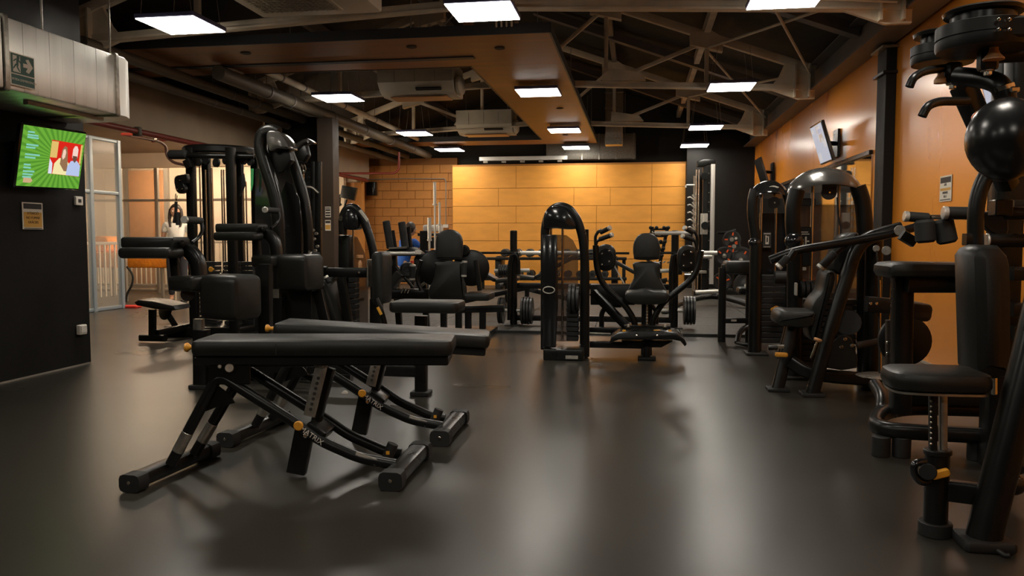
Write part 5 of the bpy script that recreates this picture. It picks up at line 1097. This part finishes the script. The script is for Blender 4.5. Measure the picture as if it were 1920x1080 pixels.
# tall pad and column
PO(t, 'tall_pad', VIN, [(1822, 480), (1832, 466), (1850, 459), (1880, 460), (1898, 480), (1903, 500), (1905, 560), (1905, 700), (1896, 712), (1870, 714), (1838, 706), (1828, 694), (1824, 560)], 3.35, .22, e=.05)
PB(t, 'rear_column', BLK, at(1898, 60, 4.1), fl(at(1898, 60, 4.1)), .13, .12, e=.02); PC(t, 'chrome_strut', CHR, at(1864, 700, 4.0), at(1864, 740, 4.0), .014); PC(t, 'chrome_strut', CHR, at(1875, 400, 4.0), at(1875, 455, 4.0), .014)
for y in (380+0, 450+55, 572, 615): PB(t, 'side_beam', BLK, at(1895, y+8, 3.9), at(1990, y+8, 3.9), .07, .06)
PC(t, 'pad_tube', BLK, at(1850, 451, 3.6), at(1960, 451, 3.6), .028); PC(t, 'tube_cap', CAPW, at(1853, 451, 3.6), at(1848, 451, 3.6), .030)
PC(t, 'upper_tube', BLK, at(1885, 400, 3.7), at(1960, 400, 3.7), .028); PX(t, 'tube_joint', BLK, at(1876, 390, 3.7), (.07, .08, .07)); b = B(); slab(b, frame(at(1858, 420, 3.8), (1, 0, 0), (0, 0, 1)), catm([(-.05, .05), (.05, .04), (.06, -.05), (.0, -.04), (-.04, .0)], 3), .04, .005); obj('cam_lobe', b, SAT, t)
# grips and hanging roller pads
roller(t, (1702, 406, 4.2), (1742, 409, 4.2), .025, caps='a', nm='grip'); PC(t, 'chrome_link', CHR, at(1744, 407, 4.2), at(1868, 408, 4.2), .012); PC(t, 'cross_shaft', BLK, at(1866, 401, 4.12), at(1900, 401, 4.12), .032)
roller(t, (1775, 399, 4.1), (1828, 400, 4.1), .030, caps='a', nm='grip'); PC(t, 'bronze_rod', BRASS, at(1828, 400, 4.1), at(1872, 401, 4.1), .012)
for a, c_ in (((1733, 412), (1736, 455)), ((1767, 411), (1777, 456))): PC(t, 'hanging_roller', FOAM, V(a, 4.15), V(c_, 4.15), .047, e=.012)
PB(t, 'roller_bracket', BLK, at(1715, 455, 4.3), at(1690, 440, 4.3), .05, .05)
PT(t, 'swan_tube', BLK, [at(1829, 470, 3.6), at(1829, 395, 3.6), at(1838, 350, 3.6), at(1857, 315, 3.6), at(1866, 285, 3.6)], .032, fr=.15, seg=14)
PC(t, 'tube_foot', RUB, at(1829, 462, 3.6), at(1829, 482, 3.6), .040); PB(t, 'side_stub', BLK, at(1808, 449, 3.6), at(1828, 449, 3.6), .05, .05)
# overhead: pulley discs, bars, handles
def pdisc(cx, cy, r, h, Yd, lab=None):
    q = at(cx, cy, Yd); b = B(); rev(b, q, (0, 0, 1), [(-h, r*.93), (-h, r*.97), (-h*.8, r), (-h*.35, r*1.0), (-h*.33, r*.96), (-h*.25, r*.96), (-h*.23, r), (h*.55, r), (h*.6, r*.95)], 40); o = obj('cable_drum', b, SAT, t); return o, q
o, q = pdisc(1767, 99, .115, .045, 3.45)
b = B(); rev(b, q+Vector((-.01, 0, .03)), (0, 0, 1), [(0, .07), (.03, .07), (.032, .095), (.045, .098), (.05, .09)], 36); obj('drum_flange', b, BLK, t)
o, q = pdisc(1842, 66, .150, .055, 3.1)
b = B(); rev(b, q+Vector((0, 0, .035)), (0, 0, 1), [(0, .105), (.03, .105), (.034, .125), (.045, .130), (.052, .12)], 36); obj('drum_flange', b, BLK, t)
for dx in (-12, 8):
    for dy in (-10, 9): PC(t, 'drum_bolt', CHR, at(1885+dx, 46+dy, 2.94), at(1885+dx, 46+dy, 2.92), .006, seg=8)
PX(t, 'drum_strap', SAT, at(1900, 52, 2.98), (.11, .05, .07), e=.008)
for x, y, Yd in ((1786, 145, 3.4), (1852, 120, 3.1)):
    PX(t, 'swivel_block', SAT, at(x, y-8, Yd), (.06, .06, .08), e=.012); PC(t, 'swivel_bolt', CHR, at(x, y+12, Yd), at(x, y+22, Yd), .014, seg=10); PC(t, 'swivel_washer', STL, at(x, y+10, Yd), at(x, y+14, Yd), .024)
b = B(); rev(b, at(1864, 82, 3.05), (0, 0, -1), [(0, .016), (.02, .014), (.035, .02), (.05, .034), (.056, .034)], 18); obj('bronze_knob', b, BRASS, t)
b = B(); rev(b, at(1764, 132, 3.4), (0, 0, -1), [(0, .012), (.02, .012), (.035, .024), (.05, .024)], 16); obj('bronze_knob', b, BRASS, t)
PT(t, 'handle', BLK, [at(1705, 163, 3.3), at(1712, 146, 3.3), at(1732, 133, 3.35), at(1770, 128, 3.4)], .016, fr=.06, seg=12)
PT(t, 'handle', BLK, [at(1729, 218, 3.3), at(1738, 200, 3.3), at(1758, 190, 3.35), at(1815, 190, 3.4)], .017, fr=.07, seg=12)
PB(t, 'slanted_column', BLK, at(1805, 160, 3.5), at(1868, 300, 3.6), .075, .08, e=.012); PB(t, 'slanted_column', BLK, at(1868, 300, 3.6), at(1890, 350, 3.65), .07, .07, e=.012)
PT(t, 'elbow_tube', BLK, [at(1795, 143, 3.3), at(1850, 148, 3.2), at(1876, 158, 3.15), at(1886, 185, 3.15)], .036, fr=.1, seg=14); PT(t, 'elbow_tube', BLK, [at(1840, 105, 3.2), at(1960, 98, 3.2)], .03)
PC(t, 'elbow_band', CHR, at(1879, 160, 3.15), at(1882, 170, 3.15), .038); PX(t, 'chrome_catch', CHR, at(1902, 168, 3.1), (.03, .02, .02), e=.004); PC(t, 'balloon_stem', BLK, at(1885, 170, 3.15), at(1888, 202, 3.15), .034)
PB(t, 'mast', BLK, at(1912, 60, 3.5), at(1912, 330, 3.5), .09, .09, e=.015)
# balloons tied to it
b = B(); c = at(1885, 262, 2.95); ball(b, c, .142, (.86, .86, 1.0), 32)
for v_ in b.verts:
    dz = (v_.co.z-c.z)/.142
    if dz < 0: k_ = 1-.12*dz*dz; v_.co.x = c.x+(v_.co.x-c.x)*k_; v_.co.y = c.y+(v_.co.y-c.y)*k_
tag(obj('balloon', b, BALL, loc=c, sharp=180), 'shiny black balloon tied to the pulley machine at the right edge', 'balloon')
b = B(); c = at(1850, 222, 3.05); slab(b, frame(c, (.8, 0, .6), (-.6, 0, .8)), catm([(-.05, -.02), (-.035, -.045), (.02, -.035), (.06, -.01), (.06, .01), (.02, .035), (-.035, .035)], 4), .06, .025)
tag(obj('balloon', b, ORB, loc=c), 'small crumpled orange balloon beside the shiny black balloon', 'balloon')
# ---- multi station tower on the left
Y = 8.2
t = thing('multi_station', 'multi-station cable tower with round top frame, chrome rods and a low seat, far left', 'exercise machine', fl(at(410, 600, Y)))
for x, Yy, y in ((357, 8.1, 277), (432, 8.0, 277), (447, 8.7, 277), (478, 8.9, 290), (386, 9.1, 290)): q = at(x, y, Yy); PB(t, 'upright', BLK, q, fl(q), .09, .08, e=.012)
b = B(); q = at(412, 284, 8.5); rev(b, q, (0, 0, 1), [(-.05, .33), (-.05, .38), (-.03, .40), (.02, .40), (.04, .38), (.04, .33)], 36); obj('top_ring', b, SAT, t)
PT(t, 'top_tube', BLK, [at(345, 291, 8.0), at(380, 292, 8.0), at(476, 293, 8.2)], .03); PT(t, 'top_tube', STL, [at(440, 281, 8.6), at(460, 283, 8.4), at(477, 289, 8.3)], .014, fr=.1)
PC(t, 'arm_roller', FOAM, at(316, 290, 8.0), at(352, 290, 8.0), .05, e=.02); PB(t, 'pulley_arm', BLK, at(350, 300, 8.0), at(357, 315, 8.0), .06, .08)
for x, y0 in ((385, 318), (396, 315), (415, 318), (419, 318), (438, 325), (455, 340), (461, 340), (374, 312)): PC(t, 'guide_rod', CHR, at(x, y0, 8.45), fl(at(x, y0, 8.45), .25), .009 if x != 396 else .016)
for x, y in ((370, 303), (385, 300), (404, 305), (422, 300), (455, 300), (468, 302)): b = B(); rev(b, at(x, y, 8.2), (.4, 1, 0), [(0, .05), (.012, .04), (.024, .05)], 18); obj('pulley', b, RUB, t)
for x0, x1 in ((372, 408), (418, 445), (452, 476)): stack(t, x0, 490, x1, 610, 8.4, 14)
PX(t, 'base', BLK, fl(at(415, 600, 8.5), .06), (.9, .9, .12), e=.02)
PO(t, 'pulley_housing', BLK, [(326, 335), (332, 329), (350, 328), (350, 343), (344, 345), (347, 352), (345, 361), (336, 363), (330, 358), (327, 348)], 7.9, .06, e=.008, sm=2)
for x, y in ((337, 338), (332, 355), (341, 354)): PC(t, 'bolt', CHR, at(x, y, 7.9), at(x, y, 7.88), .008, seg=8)
PT(t, 'snap_hook', CHR, [at(330, 363, 7.9), at(328, 370, 7.9), at(331, 378, 7.9), at(332, 366, 7.9)], .005, fr=.02, seg=6)
PT(t, 'rope_handle', RUB, [at(330, 378, 7.9), at(330, 400, 7.9), at(326, 418, 7.9)], .016, fr=.05); PC(t, 'rope_grip', RUB, at(332, 398, 7.9), at(334, 422, 7.9), .024)
PX(t, 'pulley_mount', STL, at(350, 335, 8.0), (.04, .05, .1)); knob(t, at(397, 505, 8.2), (0, -1, 0), .03); knob(t, at(463, 531, 8.2), (-1, -.3, 0), .025); PO(t, 'side_pulley', RUB, [(438, 340), (455, 325), (458, 345), (448, 368), (440, 356)], 8.2, .05, e=.01)
for k in range(7): PC(t, 'adjust_pin', CHR, at(452, 540+k*9, 8.25), at(454, 540+k*9, 8.25), .012, seg=8)
PT(t, 'lower_hook', CHR, [at(414, 505, 8.0), at(412, 512, 8.0), at(416, 516, 8.0), at(420, 505, 8.0)], .006, fr=.02, seg=6)
Yl = 7.6
PO(t, 'low_seat', VIN, [(250, 567), (258, 562), (285, 564), (325, 573), (329, 580), (320, 583), (290, 580), (255, 573)], Yl-.12, .30, e=.02); PB(t, 'seat_post', BLK, at(286, 580, Yl), fl(at(286, 634, Yl), .06), .06, .06)
PB(t, 'seat_foot', BLK, fl(at(264, 635, Yl), .05), fl(at(310, 635, Yl), .05), .08, .07, e=.02); PB(t, 'seat_rail', BLK, fl(at(292, 625, Yl), .10), fl(at(372, 603, 8.3), .12), .07, .07)
b = B(); rev(b, at(312, 580, Yl+.25), (-.5, -1, .2), [(0, .10), (.006, .115), (.02, .115), (.026, .10)], 28); obj('round_footplate', b, SAT, t); PB(t, 'plate_arm', BLK, at(312, 585, Yl+.3), fl(at(330, 610, Yl+.4), .12), .05, .05)
# ---- people
def body(name, joints, edges, m, parent=None, sub=1, root=0):
    me = bpy.data.meshes.new(name); O = org(parent) if parent else Vector()
    me.from_pydata([Vector(j[0])-O for j in joints], edges, []); o = bpy.data.objects.new(name, me); SC.collection.objects.link(o)
    if parent: o.parent = parent
    sk = o.modifiers.new('skin', 'SKIN'); sk.use_smooth_shade = True
    for i, v_ in enumerate(me.skin_vertices[0].data): r = joints[i][1]; v_.radius = (r, r) if not isinstance(r, tuple) else r; v_.use_root = (i == root)
    ss = o.modifiers.new('sub', 'SUBSURF'); ss.levels = ss.render_levels = sub; me.materials.append(m); return o
def person(lab, P, yaw, shirt, pose, hairlen, sc=1.0):
    t = thing('person', lab, 'person', P); P = Vector(P); R = Matrix.Rotation(yaw, 3, 'Z')
    def w_(x, y, z): return P+R @ (Vector((x, y, z))*sc)       # x right of figure, y behind, z up; faces -y
    if pose == 'stand': hip, kn, an = (.09, 0, .90), (.10, -.01, .49), (.10, .01, .08); toe = (.11, -.16, .03); nk = (0, .01, 1.38); ch = (0, .01, 1.22); wa = (0, 0, 1.04); sh = (.17, .01, 1.33); el = (.22, .03, 1.06); wr = (.19, -.12, .86); hd = (0, -.02, 1.52)
    else: hip, kn, an = (.09, 0, .50), (.14, -.44, .50), (.14, -.42, .08); toe = (.14, -.58, .03); nk = (0, -.14, 1.10); ch = (0, -.11, .92); wa = (0, -.03, .70); sh = (.18, -.13, 1.04); el = (.24, -.28, .82); wr = (.14, -.46, .84); hd = (0, -.20, 1.24)
    pel = (0, 0, hip[2]+.04)
    J = [(w_(*pel), (.115*sc, .10*sc)), (w_(*wa), (.10*sc, .085*sc)), (w_(*ch), (.125*sc, .09*sc)), (w_(*nk), .05*sc), (w_(*[(a+c)/2 for a, c in zip(nk, hd)]), .048*sc)]
    E_ = [(0, 1), (1, 2), (2, 3), (3, 4)]
    arms = {}
    for s in (-1, 1):
        m_ = lambda v_: (v_[0]*s, v_[1], v_[2]); k = len(J)
        J += [(w_(*m_(sh)), .05*sc), (w_(*m_(el)), .038*sc), (w_(*m_(wr)), .025*sc)]; E_ += [(2, k), (k, k+1), (k+1, k+2)]
        W_, EL = w_(*m_(wr)), w_(*m_(el)); d = (W_-EL).normalized(); side = d.cross(Vector((0, 0, 1)))
        side = side.normalized() if side.length > .1 else Vector((1, 0, 0)); n_ = side.cross(d)
        palm = W_+d*.06*sc; J.append((palm, .028*sc)); E_.append((k+2, k+3)); pk = k+3
        for f_, (off, ln) in enumerate(((-.028, .062), (-.010, .074), (.009, .070), (.027, .054))):
            a0 = palm+side*off*sc+d*.025*sc; a1 = a0+d*ln*.55*sc; a2 = a1+(d*.7-n_*.5)*ln*.5*sc; q = len(J); J += [(a0, .009*sc), (a1, .008*sc), (a2, .007*sc)]; E_ += [(pk, q), (q, q+1), (q+1, q+2)]
        a0 = W_+d*.03*sc-side*s*.03*sc; a1 = a0+(d*.6-side*s*.5)*.035*sc; q = len(J); J += [(a0, .010*sc), (a1, .009*sc), (a1+d*.025*sc, .008*sc)]; E_ += [(k+2, q), (q, q+1), (q+1, q+2)]
        k2 = len(J); J += [(w_(*m_(hip)), .085*sc), (w_(*m_(kn)), .055*sc), (w_(*m_(an)), .036*sc), (w_(*m_(toe)), .03*sc)]; E_ += [(0, k2), (k2, k2+1), (k2+1, k2+2), (k2+2, k2+3)]
    body('body', J, E_, SKIN, t)
    # clothes: a little larger than the body
    S_ = [(w_(*pel), (.135*sc, .12*sc)), (w_(*wa), (.118*sc, .105*sc)), (w_(*ch), (.14*sc, .11*sc)), (w_(*[a+(c-a)*.75 for a, c in zip(ch, nk)]), (.08*sc, .07*sc))]; SE = [(0, 1), (1, 2), (2, 3)]
    for s in (-1, 1):
        m_ = lambda v_: (v_[0]*s, v_[1], v_[2]); k = len(S_); S_ += [(w_(*m_(sh)), .072*sc), (w_(*m_([a+(c-a)*.6 for a, c in zip(sh, el)])), .06*sc)]; SE += [(2, k), (k, k+1)]
    body('shirt', S_, SE, shirt, t)
    T_ = [(w_(*pel), (.138*sc, .122*sc))]; TE = []
    for s in (-1, 1):
        m_ = lambda v_: (v_[0]*s, v_[1], v_[2]); k = len(T_); T_ += [(w_(*m_(hip)), .10*sc), (w_(*m_(kn)), .07*sc), (w_(*m_([a+(c-a)*.9 for a, c in zip(kn, an)])), .05*sc)]; TE += [(0, k), (k, k+1), (k+1, k+2)]
    body('trousers', T_, TE, TROU, t)
    for s in (-1, 1):
        b = B(); m0 = w_(an[0]*s, an[1]+.03, .035); m1 = w_(toe[0]*s, toe[1]-.03, .035); slab(b, frame((m0+m1)/2, m1-m0, Vector((0, 0, 1))), rr((m1-m0).length, .07*sc, .03*sc), .085*sc, .02); obj('shoe', b, RUB, t)
    # head
    b = B(); c = w_(*hd); ball(b, c, .098*sc, (.82, .95, 1.2), 20)
    for v_ in b.verts:
        l = R.transposed() @ (v_.co-c)/sc
        if l.z < -.02 and l.y < .03: l.x *= 1+l.z*2.2; 
        if l.y < -.06 and -.06 < l.z < .0: pass
        v_.co = c+R @ l*sc
    hd_ = obj('head', b, SKIN, t, sharp=180)
    def hp(x, y, z): return c+R @ Vector((x, y, z))*sc
    for s in (-1, 1):
        b = B(); ball(b, hp(.032*s, -.083, .012), .012*sc, seg=10); obj('eye', b, PAPW, hd_); b = B(); ball(b, hp(.032*s, -.093, .012), .006*sc, seg=8); obj('pupil', b, PAPK, hd_) if False else b.free()
        b = B(); ball(b, hp(.082*s, .0, -.005), .025*sc, (.4, .7, 1.1), 10); obj('ear', b, SKIN, hd_)
    b = B(); rev(b, hp(0, -.085, .02), R @ Vector((0, -.35, -1)), [(0, .005*sc), (.03*sc, .013*sc), (.038*sc, .008*sc)], 8); obj('nose', b, SKIN, hd_)
    b = B(); slab(b, frame(hp(0, -.088, -.052), R @ Vector((1, 0, 0)), (0, 0, 1)), rr(.042*sc, .012*sc, .005*sc, 2), .012*sc, .003); obj('mouth', b, mat('lips', (.42, .15, .11), .5), hd_)
    b = B(); ball(b, hp(0, .015, .022), .106*sc, (.90, .98, 1.12), 20); 
    bmesh.ops.bisect_plane(b, geom=b.verts[:]+b.edges[:]+b.faces[:], plane_co=hp(0, -.035, .03), plane_no=R @ Vector((0, -1, -.75)), clear_outer=True)
    bmesh.ops.holes_fill(b, edges=b.edges, sides=0); hr = obj('hair', b, HAIR, hd_, sharp=180)
    if hairlen:
        for s in (-1, 1): PT(hr, 'hair_lock', HAIR, [hp(.07*s, .0, .05), hp(.092*s, -.01, -.06), hp(.095*s, -.03, -.15), hp(.075*s, -.06, -.25)], .034*sc, fr=.05, r2=.018*sc)
        PT(hr, 'hair_back', HAIR, [hp(0, .07, .04), hp(0, .085, -.10), hp(0, .07, -.24)], .065*sc, fr=.05, r2=.04*sc)
    return t
q = at(330, 402, 12.3); person('person with long dark hair and white shirt standing beside the orange covered table', (q.x, 12.3, 0), .35, SHIRT, 'stand', True, 1.0)
q = at(764, 430, 13.6); person('person in a blue patterned top bending over a bench, before the orange block wall', (q.x-.1, 13.6, 0), 2.5, BLUES, 'sit', False, 1.0)
t = thing('flat_bench', 'low black bench under the person in the blue top', 'bench', (q.x-.1, 13.6, 0))
PX(t, 'pad', VIN, (q.x-.1, 13.6, .345), (.5, .4, .06), e=.02)
for sx in (-.18, .18): PB(t, 'leg', BLK, (q.x-.1+sx, 13.6, .32), (q.x-.1+sx, 13.6, 0), .06, .06)
